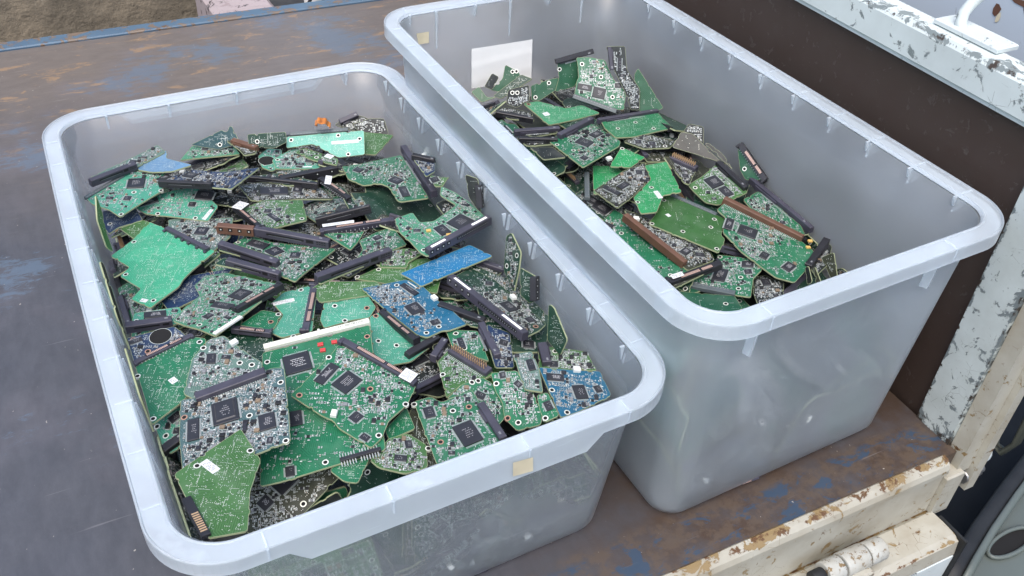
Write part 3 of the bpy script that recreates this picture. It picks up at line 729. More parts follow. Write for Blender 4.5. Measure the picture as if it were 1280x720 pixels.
def connector(parent, typ, x0, y0, x1, y1, w, h, inx, iny, rnd):
    w *= .00083; h *= .0008
    dx, dy = x1-x0, y1-y0; L_ = math.hypot(dx, dy); a = math.atan2(dy, dx); c, s_ = math.cos(a), math.sin(a)
    mx, my = (x0+x1)/2, (y0+y1)/2
    sg = 1 if (-(inx-mx)*s_+(iny-my)*c) > 0 else -1          # +1: the board lies on the +y side
    def T(u, v): return mx+u*c-v*s_*1, my+u*s_+v*c
    def B(mb, u, v, lw, lh, z0, z1, mat, ch=0, top=None): px, py = T(u, v*sg); mb.box(px, py, lw, lh, z0, z1, mat, a, ch, top)
    def Q(mb, u, v, lw, lh, z, mat): px, py = T(u, v*sg); mb.rect(px, py, lw, lh, z, mat, a)
    def side(mb, u, z, lw, lz, mat, e=.00015):               # rectangle on the outward face
        v = (-w/2-e)*sg; pts = []
        for uu, zz in ((u-lw/2, z-lz/2), (u+lw/2, z-lz/2), (u+lw/2, z+lz/2), (u-lw/2, z+lz/2)):
            px, py = T(uu, v); pts.append((px, py, zz))
        mb.face(pts if sg > 0 else pts[::-1], mat)
    m1 = MB(); m2 = MB()
    body = {'brownide': 'plastic_brown', 'brown4': 'plastic_brown', 'brownbar': 'plastic_brown', 'whiteide': 'plastic_cream', 'white': 'white_part', 'flat': 'plastic_grey'}.get(typ, 'plastic_purple' if rnd.random() < .55 else 'plastic_black')
    if typ in ('sata', 'satav'):
        B(m1, 0, 0, L_, w, -TH-.0008, h, body, .0004)
        for u0, ul in ((-.1, .36), (.22, .2)):
            B(m1, u0*L_, -w*.12, ul*L_+.002, w*.62, h-.0002, h+.00012, 'plastic_dark')
            n = int(ul*L_/.00127)
            for i in range(n): Q(m2, u0*L_-ul*L_/2+ul*L_*(i+.5)/n, -w*.12, .00095, w*.46, h+.0003, 'pinkgold')
        for u in (-.5, .5): B(m1, u*L_*.97, w*.35, L_*.05, w*.9, -TH-.0012, h+.0006, body, .0004)
        side(m1, 0, h*.45, L_*.6, h*.35, 'plastic_dark')
        for i in range(14): Q(m2, L_*(-.4+.06*i), w/2+.001, .0006, .0018, .0004, 'tin')
    elif typ in ('bar', 'bar2', 'brownbar'):
        B(m1, 0, 0, L_, w, -TH-.001, h, body, .0006)
        if typ == 'bar':
            side(m1, -.05*L_, h*.45, L_*.55, h*.3, 'plastic_dark'); side(m1, .36*L_, h*.45, L_*.14, h*.45, 'plastic_dark')
        else:
            side(m1, -.08*L_, h*.42, L_*.5, h*.34, 'plastic_dark'); side(m2, -.08*L_, h*.3, L_*.44, .0004, 'part_grey', .0004)
            side(m1, .25*L_, h*.45, L_*.1, h*.6, 'plastic_dark')
            for i in range(4):
                for zz in (.3, .62): side(m1, L_*(.35+.033*i), h*zz, L_*.022, h*.22, 'plastic_dark'); 
            for i in range(4): side(m2, L_*(.35+.033*i), h*.45, L_*.008, h*.06, 'part_grey', .0004)
        B(m1, -.2*L_, w*.5+.0006, L_*.35, .0022, -TH-.001, h*.55, body)
        n = int(L_*.5/.00127)
        for i in range(n): Q(m2, -L_*.25+L_*.5*i/n, w/2+.0028, .0006, .0022, .0005, 'tin')
        Q(m1, L_*.38, w*.1, .003, .0018, h+.0001, 'part_grey')
    elif typ in ('molex', 'brown4', 'labelbar'):
        B(m1, 0, 0, L_, w, -TH-.001, h, body if typ != 'molex' else 'plastic_black', .0005)
        n = 4; f0, f1 = ((-.38, .38) if typ != 'labelbar' else (-.46, -.2))
        for i in range(n):
            u = L_*(f0+(f1-f0)*i/(n-1)); side(m1, u, h*.5, .0042, .0042, 'plastic_dark'); side(m2, u, h*.5, .0014, .0014, 'white_part', .0004)
        if typ == 'labelbar':
            side(m1, .18*L_, h*.45, L_*.5, h*.5, 'plastic_dark')
            for i in range(18): side(m2, L_*(-.04+.46*i/17), h*.45, .0006, h*.2, 'tin', .0004)
            Q(m1, -.33*L_, -w*.05, L_*.22, w*.4, h+.0001, 'paper'); Q(m1, .33*L_, -w*.05, L_*.24, w*.4, h+.0001, 'paper')
    elif typ in ('ide', 'idep', 'brownide', 'whiteide'):
        B(m1, 0, 0, L_, w, -TH-.001, h, body, .0006)
        if typ == 'ide':
            for v in (-.25, .1): 
                n = int(L_*.9/.0025)
                for i in range(n): B(m2, -L_*.45+L_*.9*i/n, v*w, .0008, .0008, h, h+.0045, 'gold')
        n = int(L_*.92/(.00127 if typ == 'whiteide' else .0019)); ln = .0009 if typ == 'whiteide' else .0036
        for i in range(n): Q(m2, -L_*.46+L_*.92*i/n, w/2+ln/2+.0003, .0008, ln, .0004, 'tin')
        if typ == 'whiteide':
            B(m1, .02*L_, -w*.1, L_*.02, w, h-.001, h+.0008, body)
            r2 = random.Random(4); u = .2
            while u < .45: Q(m1, u*L_, 0, L_*.0035, w*.5, h+.0001, 'paper_print'); u += r2.choice((.008, .012, .018))
            for i in range(22): Q(m1, L_*(-.44+.017*i), -w*.05, L_*.008, w*.22, h+.0001, 'paper_grey')
        if typ == 'idep': side(m1, 0, h*.5, L_*.9, h*.4, 'plastic_dark')
    elif typ == 'comb':
        B(m1, 0, -w*.1, L_, w*.9, -TH-.001, h, body, .0005)
        for u in (-.49, -.2, -.05, .1, .3, .49): B(m1, u*L_, w*.55, .0028, w*.5, -TH-.0008, h*.6, body, .0003)
    elif typ == 'flat':
        B(m1, 0, 0, L_, w, -TH-.001, h*.5, body, .0004)
        for i in range(int(L_/.004)): Q(m2, -L_*.46+.0037*i, w*.2, .0022, .0008, h*.5+.0001, 'part_grey')
    elif typ == 'pins':
        B(m1, 0, 0, L_, .0035, 0, .0035, 'plastic_black', .0003)
        n = int(L_/.0022)
        for i in range(n):
            if i in (6, 14): continue
            for v in (-1, 1): B(m2, -L_*.48+L_*.96*i/n, v*.0038, .0008, .0046, .0009, .0017, 'tin')
    elif typ == 'gold':
        B(m1, 0, 0, L_, w, -.001, h, 'plastic_black', .0004)
        for i in range(9): Q(m2, L_*(-.05+.055*i), 0, .0013, w*.75, h+.0002, 'gold')
    elif typ == 'white':
        B(m1, 0, 0, L_, w, -.0005, h, body, .0005)
    o = m1.build('connector', parent)
    if m2.f: m2.build('contacts', o)
    return (mx, my, L_, w, a)
def sticker_obj(parent, c, rnd, z=.00035):
    x, y, w, h, a = c; mb = MB(); mb.box(x, y, w, h, z-.0003, z, 'sticker_paper', a)
    cc, ss = math.cos(a), math.sin(a)
    if w*h > 2.5e-5 and min(w, h) > .0025:
        nx, ny = max(2, int(w/.0016)), max(2, int(h/.0016))
        for i in range(nx):
            for j in range(ny):
                if rnd.random() < .6:
                    u, v = -w*.4+w*.8*(i+.5)/nx, -h*.35+h*.7*(j+.5)/ny
                    mb.rect(x+u*cc-v*ss, y+u*ss+v*cc, w*.8/nx*.7, h*.7/ny*.5, z+.0001, 'paper_mid', a)
    mb.build('sticker', parent)
def make_board(d, idx):
    """d: outline, chips, connectors ... in 0.1 mm"""
    rnd = random.Random(1000+idx); q = 1e-4
    e = thing('circuit_board', d['l'], 'circuit board', d['O'], 'loose circuit boards in the '+('near' if d['b'] == 'L' else 'far')+' tub')
    e.rotation_mode = 'QUATERNION'; e.rotation_quaternion = d['q']
    poly = [(x*q, y*q) for x, y in d['o']]
    if area(poly) < 0: poly = poly[::-1]
    holes = [(x*q, y*q) for x, y in d['ho']]
    if not holes and abs(area(poly)) > 6e-4:
        for i_ in range(len(poly)):
            vx, vy = poly[i_]; mx_ = sum(p[0] for p in poly)/len(poly); my_ = sum(p[1] for p in poly)/len(poly); d_ = math.hypot(mx_-vx, my_-vy)
            hx_, hy_ = vx+(mx_-vx)*.0065/d_, vy+(my_-vy)*.0065/d_
            if rnd.random() < .22 and inpoly(poly, hx_, hy_) and edgedist(poly, hx_, hy_) > .0036: holes.append((hx_, hy_))
    bigh = [(t[1]*q, t[2]*q) for t in d['ex'] if t[0] == 'bighole']
    mb, pts = board_slab(poly, d['c'], holes, rnd, any(t[0] == 'ribs' for t in d['ex']), bigh)
    A = abs(area(poly))
    silk_marks(mb, poly, rnd, int(A/(1.0e-5 if d['s'] == 's' else 3e-5)*(1 if d['c'] not in ('olive2', 'dgreen2', 'dgreen3', 'black') else .12)), .00018)
    silk_marks(mb, poly, rnd, int(A/(4e-5 if d['c'] != 'black' else 3e-4)), -TH-.00018, True)
    mb.build('board', e)
    cx = sum(p[0] for p in poly)/len(poly); cyy = sum(p[1] for p in poly)/len(poly)
    avoid = [(x, y, .008, .008, 0) for x, y in holes]+[(x, y, .02, .02, 0) for x, y in bigh]
    for t, (x0, y0, x1, y1), w_, h_ in d['k']:
        avoid.append(connector(e, t, x0*q, y0*q, x1*q, y1*q, w_, h_, cx, cyy, rnd))
    big = max([c[2]*c[3] for c in d['ch']], default=0)
    if d['s'] == 'c' and A > 9e-4 and d['b'] and len(d['ch']) < 3 and d['de'] > .5:      # a few more packages where the board has room
        xs = [p[0] for p in poly]; ys = [p[1] for p in poly]
        for _ in range(40):
            if len(d['ch']) >= (3 if A > 2e-3 else 2): break
            x_, y_ = rnd.uniform(min(xs), max(xs)), rnd.uniform(min(ys), max(ys)); s_ = rnd.choice((60, 80, 110))
            if inpoly(poly, x_, y_) and edgedist(poly, x_, y_) > s_*q*.75 and all(math.hypot(x_-c[0], y_-c[1]) > (c[2]+c[3])/4+s_*q*.6 for c in avoid) and all(math.hypot(x_-c[0]*q, y_-c[1]*q) > (c[2]+c[3])*q/4+s_*q*.7 for c in d['ch']):
                d['ch'].append([x_/q, y_/q, s_, s_*rnd.choice((1, .6)), 0])
    for c in d['ch']:
        c2 = (c[0]*q, c[1]*q, max(.003, c[2]*q), max(.003, c[3]*q), c[4])
        st = 0
        if 'sloped sides' in d['l'] and c[2]*c[3] == big: st = 2
        if 'largest bright' in d['l'] and c[2]*c[3] == big: st = 1
        chip_objs(e, c2, rnd, st); avoid.append(c2)
    for x, y in d['so']:
        m = MB(); m.box(x*q, y*q, .0065, .005, 0, .0038, 'white_part', rnd.uniform(0, 3), .0008); m.build('socket', e); avoid.append((x*q, y*q, .008, .008, 0))
    for t in d['ex']:
        if t[0] in ('red', 'tan'):
            m = MB(); m.box(t[1]*q, t[2]*q, .005, .0035, 0, .002, 'part_red' if t[0] == 'red' else 'part_yellow', .2, .0003); m.build('capacitor', e); avoid.append((t[1]*q, t[2]*q, .007, .006, 0))
    for c in d['st']:
        hi = any('slot' in d['l'] and k[0] in ('sata', 'satav') for k in d['k']) and 'sticker' in d['l'] and 'end carries' in d['l']
        zz = .00035
        for k in d['k']:      # a sticker lying on a connector sits on its top
            x0, y0, x1, y1 = k[1]; L2 = (x1-x0)**2+(y1-y0)**2+1; t_ = max(0, min(1, ((c[0]-x0)*(x1-x0)+(c[1]-y0)*(y1-y0))/L2))
            if math.hypot(c[0]-x0-t_*(x1-x0), c[1]-y0-t_*(y1-y0)) < k[2]*6+15: zz = k[3]/1000+.0004
        sticker_obj(e, (c[0]*q, c[1]*q, c[2]*q, c[3]*q, c[4]), rnd, zz); avoid.append((c[0]*q, c[1]*q, c[2]*q, c[3]*q, c[4]))
    if d['s'] == 'c':
        m = MB(); smd(m, poly, avoid, rnd, d['de'])
        if m.f: o = m.build('surface_components', e); o['kind'] = 'stuff'
    return e
HEROES = [
{"b":"L","c":"black","s":"c","O":[0.3247,0.6733,0.1488],"q":[0.9732,0.0567,0.0303,-0.2206],"o":[[-252,83],[-45,131],[219,-4],[116,-130],[-40,-77]],"k":[["bar2",[-149,98,206,-25],7,6]],"ch":[],"ho":[],"so":[],"st":[],"ex":[],"de":1.0,"l":"black bar board in the gap above the long power connector"},
{"b":"L","c":"darkgreen","s":"c","O":[0.2707,0.6017,0.1535],"q":[0.9741,0.0223,-0.0196,-0.2243],"o":[[-254,155],[152,16],[247,-135],[-151,-33]],"k":[["bar2",[-247,178,200,-49],8,7]],"ch":[],"ho":[],"so":[],"st":[],"ex":[],"de":1.0,"l":"black bar beside the middle blue board pointing at the tub side"},
{"b":"L","c":"black","s":"c","O":[0.236,0.572,0.1505],"q":[0.9738,-0.001,0.028,-0.2256],"o":[[-100,64],[13,155],[111,-2],[-23,-210]],"k":[["bar",[-79,-131,15,121],8,7]],"ch":[],"ho":[],"so":[],"st":[],"ex":[],"de":1.2,"l":"black bar lump between the stickered connector and the small tilted green board"},
{"b":"L","c":"darkgreen","s":"s","O":[0.0719,0.6383,0.1501],"q":[0.9743,0.0104,-0.0082,-0.2247],"o":[[-439,226],[104,443],[301,-64],[232,-286],[-204,-281]],"k":[],"ch":[],"ho":[],"so":[],"st":[],"ex":[],"de":1.0,"l":"dark green board showing in the gap behind the white connector strip of the big board"},
{"b":"L","c":"darkgreen","s":"c","O":[0.3162,0.5916,0.1522],"q":[0.9721,-0.0159,0.0547,-0.2273],"o":[[-452,778],[7,584],[398,-10],[305,-512],[7,-564],[-301,-140]],"k":[],"ch":[],"ho":[],"so":[],"st":[],"ex":[],"de":1.0,"l":"dark board deep in the gap under the black drive connector by the tub side"},
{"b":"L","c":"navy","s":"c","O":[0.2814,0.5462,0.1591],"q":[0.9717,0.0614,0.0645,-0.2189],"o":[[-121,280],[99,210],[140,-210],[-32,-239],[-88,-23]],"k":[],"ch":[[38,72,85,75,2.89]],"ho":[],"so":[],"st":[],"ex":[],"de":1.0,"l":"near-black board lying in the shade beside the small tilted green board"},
{"b":"L","c":"olive","s":"c","O":[0.2357,0.533,0.1544],"q":[0.9729,0.004,-0.0541,-0.2249],"o":[[-201,179],[-92,359],[313,5],[199,-77],[22,-119],[-98,-266],[-148,-57]],"k":[["ide",[-83,311,268,-1],11,6]],"ch":[],"ho":[[-146,17]],"so":[],"st":[],"ex":[],"de":1.0,"l":"olive board with a black double row pin header running across it"},
{"b":"L","c":"teal","s":"s","O":[0.1977,0.5985,0.1541],"q":[0.973,0.0356,0.0508,-0.2224],"o":[[-248,288],[-159,370],[431,97],[188,-230],[-48,-326],[-167,-164]],"k":[["bar",[141,-187,408,93],8,7]],"ch":[],"ho":[[-192,309],[-132,-18],[38,-48]],"so":[],"st":[],"ex":[],"de":1.0,"l":"pale teal bare board between the white strip and blue board, black bar at its corner"},
{"b":"L","c":"green","s":"s","O":[0.0059,0.6082,0.1724],"q":[0.974,-0.0004,-0.0278,-0.225],"o":[[-360,148],[25,521],[154,495],[266,-19],[142,-290],[-15,-514],[-163,-225]],"k":[["sata",[-376,179,25,529],6,3]],"ch":[],"ho":[[-304,32],[110,450],[-24,-453]],"so":[],"st":[[14,-24,59,70,-2.31]],"ex":[],"de":1.0,"l":"bright green bare board against the tub side, gold slot connector on its upper edge"},
{"b":"L","c":"teal","s":"c","O":[-0.0053,0.5616,0.1561],"q":[0.9649,0.0753,-0.1073,-0.2274],"o":[[-188,115],[4,264],[219,-52],[19,-186],[-49,-124]],"k":[["bar",[-24,-160,111,-44],9,6]],"ch":[[-13,156,110,80,-2.36]],"ho":[[-151,81],[-51,-14]],"so":[],"st":[],"ex":[],"de":1.0,"l":"small pale board corner with two screw holes beside the grey board"},
{"b":"L","c":"greyg","s":"c","O":[0.0472,0.6022,0.1774],"q":[0.9738,0.0486,0.0111,-0.222],"o":[[-187,280],[-71,341],[236,108],[321,57],[335,-69],[-108,-398],[-246,-329],[-270,55]],"k":[],"ch":[[-111,60,82,122,-2.97]],"ho":[[-206,182],[134,36],[238,23]],"so":[[40,253]],"st":[],"ex":[],"de":1.6,"l":"pale grey green board packed with tiny parts behind the long black connector"},
{"b":"L","c":"brown","s":"s","O":[0.1772,0.4803,0.1514],"q":[0.9742,0.0213,0.0147,-0.224],"o":[[-100,312],[-54,334],[205,-248],[66,-377],[-129,20]],"k":[],"ch":[],"ho":[],"so":[],"st":[],"ex":[],"de":1.0,"l":"olive strip of a bare board under the big chip board at the tub front"},
{"b":"L","c":"green","s":"s","O":[0.1126,0.4684,0.1552],"q":[0.9729,0.0664,-0.0084,-0.2213],"o":[[-147,-2],[-76,81],[159,135],[86,-110],[-21,-99]],"k":[],"ch":[],"ho":[],"so":[],"st":[],"ex":[],"de":1.0,"l":"bright green corner poking out under the pin header near the tub front"},
{"b":"L","c":"green","s":"s","O":[0.1654,0.4965,0.1554],"q":[0.9733,-0.0399,-0.0013,-0.2262],"o":[[-110,-44],[40,238],[138,-23],[-65,-162]],"k":[],"ch":[],"ho":[],"so":[],"st":[],"ex":[],"de":1.0,"l":"small bright green corner below the lower tip of the sata board"},
{"b":"L","c":"olive","s":"c","O":[0.1551,0.4648,0.1578],"q":[0.9728,0.013,0.0541,-0.2248],"o":[[-112,160],[35,235],[198,135],[225,-98],[53,-184],[-159,-148],[-236,-81]],"k":[],"ch":[[54,116,62,87,-2.9]],"ho":[[216,97]],"so":[],"st":[],"ex":[],"de":1.8,"l":"olive grey board dense with small parts next to the pin header, near the tub front"},
{"b":"L","c":"green","s":"c","O":[0.1011,0.528,0.1608],"q":[0.9729,0.0354,-0.0429,-0.2244],"o":[[-559,747],[358,1070],[643,-319],[-140,-609],[-300,-650]],"k":[["whiteide",[-556,805,353,1111],7,3.5],["pins",[296,-430,609,-326],6,3]],"ch":[[-224,614,248,238,-2.8],[-129,6,104,168,-2.9],[-88,-518,78,105,-2.92]],"ho":[[-494,637],[352,924],[177,-434]],"so":[],"st":[],"ex":[["red",-53,829],["red",67,856],["red",-22,760]],"de":0.25,"l":"largest bright green board with a long white connector strip and three red parts"},
{"b":"L","c":"grey","s":"c","O":[0.0429,0.5306,0.1806],"q":[0.9715,0.0168,-0.0725,-0.2253],"o":[[-525,262],[-402,278],[176,557],[280,549],[417,25],[475,-224],[257,-323],[59,-415],[-313,-464],[-435,-113]],"k":[["idep",[-393,258,138,497],10,6]],"ch":[[-114,103,219,262,-2.81],[-332,-64,99,240,-2.89],[254,-26,140,181,-2.84],[312,-212,49,67,-3.1]],"ho":[[-445,73],[93,52],[439,-222],[281,388]],"so":[],"st":[],"ex":[],"de":1.8,"l":"grey board packed with parts, large chip with sloped sides under a long black connector"},
{"b":"L","c":"green","s":"c","O":[0.1373,0.5204,0.1693],"q":[0.9738,0.0486,0.0111,-0.222],"o":[[-552,68],[-293,515],[-231,670],[476,247],[419,35],[283,-142],[243,-322],[170,-421],[-114,-241],[-162,-172],[-259,-129]],"k":[["sata",[-214,700,475,264],7,5]],"ch":[[-288,316,258,97,-2.06],[-106,235,220,177,-2.2],[15,-126,102,95,-2.21],[110,-325,63,82,-2.14]],"ho":[[-298,507],[-479,72],[96,181],[406,39],[217,-295]],"so":[[-166,-109]],"st":[[405,312,124,117,2.61]],"ex":[],"de":0.9,"l":"green drive board with a black slot connector whose end carries a white sticker"},
{"b":"L","c":"mgreen","s":"c","O":[0.242,0.4969,0.1556],"q":[0.9704,0.0852,0.0692,-0.2151],"o":[[-309,-51],[-185,130],[-9,235],[82,188],[185,-40],[197,-169],[132,-269],[-24,-72],[-72,67]],"k":[],"ch":[[-21,34,77,93,-1.92]],"ho":[[-97,165],[-42,191]],"so":[],"st":[],"ex":[],"de":1.3,"l":"pale green board tip with a small square chip behind the thick black bar"},
{"b":"L","c":"mgreen","s":"c","O":[0.2065,0.4769,0.161],"q":[0.9741,0.0056,-0.0243,-0.2249],"o":[[-352,240],[-213,295],[-113,230],[140,379],[228,184],[433,-268],[-17,-550],[-120,-415]],"k":[["bar",[220,192,414,-193],8,6]],"ch":[[122,-119,186,255,-2.64],[-210,111,93,129,-2.82]],"ho":[[-345,207],[-13,133],[120,178],[-96,-206]],"so":[],"st":[],"ex":[],"de":0.9,"l":"green board at the tub front with a big square chip and a leaning black bar"},
{"b":"L","c":"green","s":"c","O":[0.2679,0.4828,0.1575],"q":[0.9636,0.0986,-0.1013,-0.2267],"o":[[-229,287],[5,297],[60,164],[136,83],[219,-146],[206,-254],[3,-301],[-104,-174],[-126,-13],[-182,91]],"k":[],"ch":[[-123,254,57,65,-2.98],[14,155,74,54,2.3]],"ho":[[-177,174],[-77,-176],[14,-224]],"so":[],"st":[],"ex":[],"de":1.2,"l":"green board with a wavy left edge between the big chip board and the blue board"},
{"b":"L","c":"greyg","s":"c","O":[0.2891,0.5031,0.1656],"q":[0.9728,-0.013,-0.0541,-0.2248],"o":[[-130,230],[33,256],[93,36],[123,-269],[-37,-223],[-86,-6]],"k":[],"ch":[[23,69,66,152,-2.93]],"ho":[],"so":[],"st":[],"ex":[],"de":1.6,"l":"grey green board with a rounded corner beside the black four pin block"},
{"b":"L","c":"green","s":"c","O":[0.285,0.4621,0.1613],"q":[0.9649,0.0753,-0.1073,-0.2274],"o":[[-73,126],[21,147],[113,-93],[-11,-153],[-51,-22]],"k":[],"ch":[[24,8,67,105,-2.78]],"ho":[[-4,-111]],"so":[],"st":[],"ex":[],"de":1.0,"l":"narrow green board corner tucked under the edge of the front blue board"},
{"b":"L","c":"olive","s":"c","O":[0.3275,0.513,0.1575],"q":[0.9741,0.0203,-0.0177,-0.2243],"o":[[-201,159],[-75,152],[241,93],[318,-141],[-84,-139],[-201,-115]],"k":[["bar",[-168,151,-129,-96],10,8]],"ch":[],"ho":[],"so":[],"st":[],"ex":[],"de":1.6,"l":"olive board behind the front blue board, black block on its end"},
{"b":"L","c":"blue","s":"c","O":[0.3219,0.4719,0.159],"q":[0.9725,0.0373,0.0594,-0.2221],"o":[[-344,204],[6,223],[221,249],[301,-26],[-14,-266],[-163,-350]],"k":[],"ch":[[-196,100,170,86,-3.08],[20,-39,122,167,-2.91],[184,24,67,84,-2.72]],"ho":[[-230,-50],[-106,-285]],"so":[[3,221]],"st":[],"ex":[],"de":0.8,"l":"blue board in the front corner of the tub, lower of the two blue chip boards"},
{"b":"L","c":"olive","s":"s","O":[0.0191,0.4617,0.1871],"q":[0.9727,-0.0216,0.0408,-0.2272],"o":[[-388,110],[-30,622],[194,312],[185,6],[251,-354],[2,-439],[-253,-86]],"k":[["gold",[-235,-120,-8,-436],8,4]],"ch":[],"ho":[[95,399],[-250,206]],"so":[],"st":[[-157,210,69,151,-2.2]],"ex":[],"de":1.0,"l":"olive green bare board with a white paper sticker in the front corner of the tub"},
{"b":"L","c":"navy","s":"s","O":[0.046,0.7601,0.1434],"q":[0.9732,-0.018,-0.0439,-0.2249],"o":[[-300,-116],[-102,222],[339,328],[194,-58],[-118,-350]],"k":[],"ch":[],"ho":[],"so":[],"st":[],"ex":[],"de":1.0,"l":"dark navy board under the stepped lower edge of the big plain board"},
{"b":"L","c":"navy","s":"s","O":[-0.0031,0.9058,0.145],"q":[0.9731,-0.0077,-0.0487,-0.2249],"o":[[-248,207],[102,253],[267,-1],[33,-123],[-24,-234],[-130,-88]],"k":[],"ch":[],"ho":[],"so":[],"st":[],"ex":[],"de":1.0,"l":"smooth navy board against the tub side below the pale chip boards"},
{"b":"L","c":"olive","s":"s","O":[0.0129,0.885,0.1457],"q":[0.9741,0.0266,-0.015,-0.224],"o":[[-168,-27],[24,132],[117,91],[28,-191]],"k":[],"ch":[],"ho":[],"so":[],"st":[],"ex":[],"de":1.0,"l":"small dull green board corner just above the big plain board"},
{"b":"L","c":"greyg","s":"c","O":[0.0761,0.8618,0.1436],"q":[0.9741,0.0056,-0.0243,-0.2249],"o":[[-410,143],[-189,189],[37,165],[293,189],[347,-155],[225,-418],[-316,-87]],"k":[],"ch":[[17,-70,137,139,-1.7]],"ho":[],"so":[],"st":[],"ex":[],"de":1.8,"l":"silvery board packed with parts beside the brown four pin block"},
{"b":"L","c":"teal","s":"s","O":[0.1759,0.6689,0.1469],"q":[0.9738,0.0471,-0.0029,-0.2225],"o":[[234,-116],[70,-158],[-179,-277],[-233,-175],[-228,108],[-74,355],[136,265],[280,27]],"k":[],"ch":[],"ho":[[4,252],[-118,21],[4,-170],[193,10]],"so":[],"st":[[-15,162,90,73,-2.18]],"ex":[],"de":1.0,"l":"pale green bare board with a small white sticker above the white connector strip"},
{"b":"L","c":"teal","s":"s","O":[0.1222,0.6755,0.1517],"q":[0.9737,-0.0273,0.0012,-0.2261],"o":[[-207,178],[-132,347],[93,464],[177,478],[257,-251],[114,-295],[-1,-355],[-147,-269],[-93,-191],[-59,-15]],"k":[["satav",[152,477,197,-273],8,4]],"ch":[],"ho":[[31,393],[98,-333]],"so":[],"st":[[-98,191,207,53,-2.72]],"ex":[],"de":1.0,"l":"pale green bare board with an upright gold slot connector on its far edge"},
{"b":"L","c":"green","s":"s","O":[0.0983,0.6706,0.1548],"q":[0.9732,-0.0203,0.031,-0.2268],"o":[[-224,-84],[-72,166],[125,132],[99,-83],[73,-124]],"k":[["sata",[-275,-156,90,-178],7,4]],"ch":[],"ho":[[47,-4],[92,118]],"so":[],"st":[],"ex":[],"de":1.0,"l":"small green board with an open gold slot connector facing the tub front"},
{"b":"L","c":"navy","s":"c","O":[-0.0025,0.6599,0.1708],"q":[0.974,0.0299,-0.0187,-0.224],"o":[[-244,73],[133,227],[270,109],[-27,-148],[-85,-229]],"k":[],"ch":[[-154,35,120,54,-2.59]],"ho":[],"so":[],"st":[],"ex":[["bighole",45,100]],"de":1.0,"l":"navy board with a large round hole beside the bright bare board"},
{"b":"L","c":"teal","s":"c","O":[0.0055,0.7186,0.151],"q":[0.9735,0.043,0.0353,-0.2219],"o":[[-193,-65],[-204,51],[175,188],[290,16],[162,-67],[-222,-118]],"k":[["bar",[-214,-161,168,-25],9,8]],"ch":[[-12,52,212,86,-2.85]],"ho":[[-154,-51]],"so":[],"st":[],"ex":[],"de":0.7,"l":"pale board with one long chip and a thick black bar touching the tub side"},
{"b":"L","c":"lgreen","s":"c","O":[0.0554,0.7119,0.1575],"q":[0.9697,-0.0905,-0.046,-0.2224],"o":[[-269,404],[-212,590],[-17,626],[633,283],[379,-260],[222,-578],[17,-430],[-125,-356],[-271,-253],[-237,-29],[-146,183]],"k":[["sata",[310,-188,647,242],8,6],["white",[206,-551,380,-276],5,2]],"ch":[[264,142,181,188,-2.12],[144,-51,94,243,-1.95],[55,-224,87,88,-2.19],[254,-277,43,75,-2.22]],"ho":[],"so":[],"st":[],"ex":[],"de":1.4,"l":"green board crowded with parts, slotted connector and white strip down one side"},
{"b":"L","c":"bright","s":"s","O":[0.0178,0.7995,0.1484],"q":[0.9737,-0.0082,-0.0361,-0.225],"o":[[-530,247],[-388,536],[-328,858],[-71,698],[541,286],[388,-31],[339,-172],[331,-285],[215,-479],[147,-608],[-84,-468],[-41,-309],[-319,-95],[-269,47]],"k":[["comb",[-83,691,467,287],7,5]],"ch":[],"ho":[[-367,486],[-268,-73],[142,-496]],"so":[],"st":[[50,-494,71,47,2.83]],"ex":[],"de":1.0,"l":"large plain light green board with stepped edges and a comb-like black bar"},
{"b":"L","c":"mgreen","s":"c","O":[0.1377,0.7753,0.1449],"q":[0.9723,-0.0541,0.0129,-0.2272],"o":[[-549,265],[-417,450],[-146,314],[548,232],[310,-289],[253,-446],[97,-351],[-136,-101]],"k":[],"ch":[[-277,250,124,245,-2.0],[-76,120,156,158,-2.32]],"ho":[[-498,287],[6,-80],[309,-145]],"so":[],"st":[],"ex":[],"de":1.1,"l":"pale green chip board beneath three long black bars at the middle of the heap"},
{"b":"L","c":"darkgreen","s":"s","O":[0.1036,0.7614,0.1528],"q":[0.9731,0.0065,0.0487,-0.2253],"o":[[-336,-10],[-271,111],[312,5],[294,-105]],"k":[["bar2",[-219,26,335,-110],9,8]],"ch":[],"ho":[],"so":[],"st":[],"ex":[],"de":1.0,"l":"long black connector bar, lower of the two side by side bars near the plain board"},
{"b":"L","c":"darkgreen","s":"s","O":[0.1116,0.7862,0.15],"q":[0.9742,0.0292,0.0132,-0.2235],"o":[[-349,36],[-229,154],[286,-30],[286,-157]],"k":[["bar",[-337,90,309,-155],9,8]],"ch":[],"ho":[],"so":[],"st":[],"ex":[],"de":1.0,"l":"long black connector bar, upper of the two side by side bars near the plain board"},
{"b":"L","c":"olive","s":"s","O":[0.1847,0.6891,0.1517],"q":[0.973,0.0666,0.0028,-0.2208],"o":[[-278,92],[255,134],[384,33],[273,-41],[-254,-188],[-371,-24]],"k":[],"ch":[],"ho":[],"so":[],"st":[],"ex":[],"de":1.0,"l":"dull green board below the longest black bar in the middle of the heap"},
{"b":"L","c":"olive","s":"s","O":[0.2489,0.6946,0.148],"q":[0.9739,0.0002,-0.0314,-0.2249],"o":[[-540,-57],[-197,205],[178,261],[358,89],[319,-312],[-120,-166]],"k":[],"ch":[],"ho":[[-511,-37],[-307,82]],"so":[],"st":[],"ex":[],"de":1.0,"l":"olive bare board reaching under the ribbed blue board"},
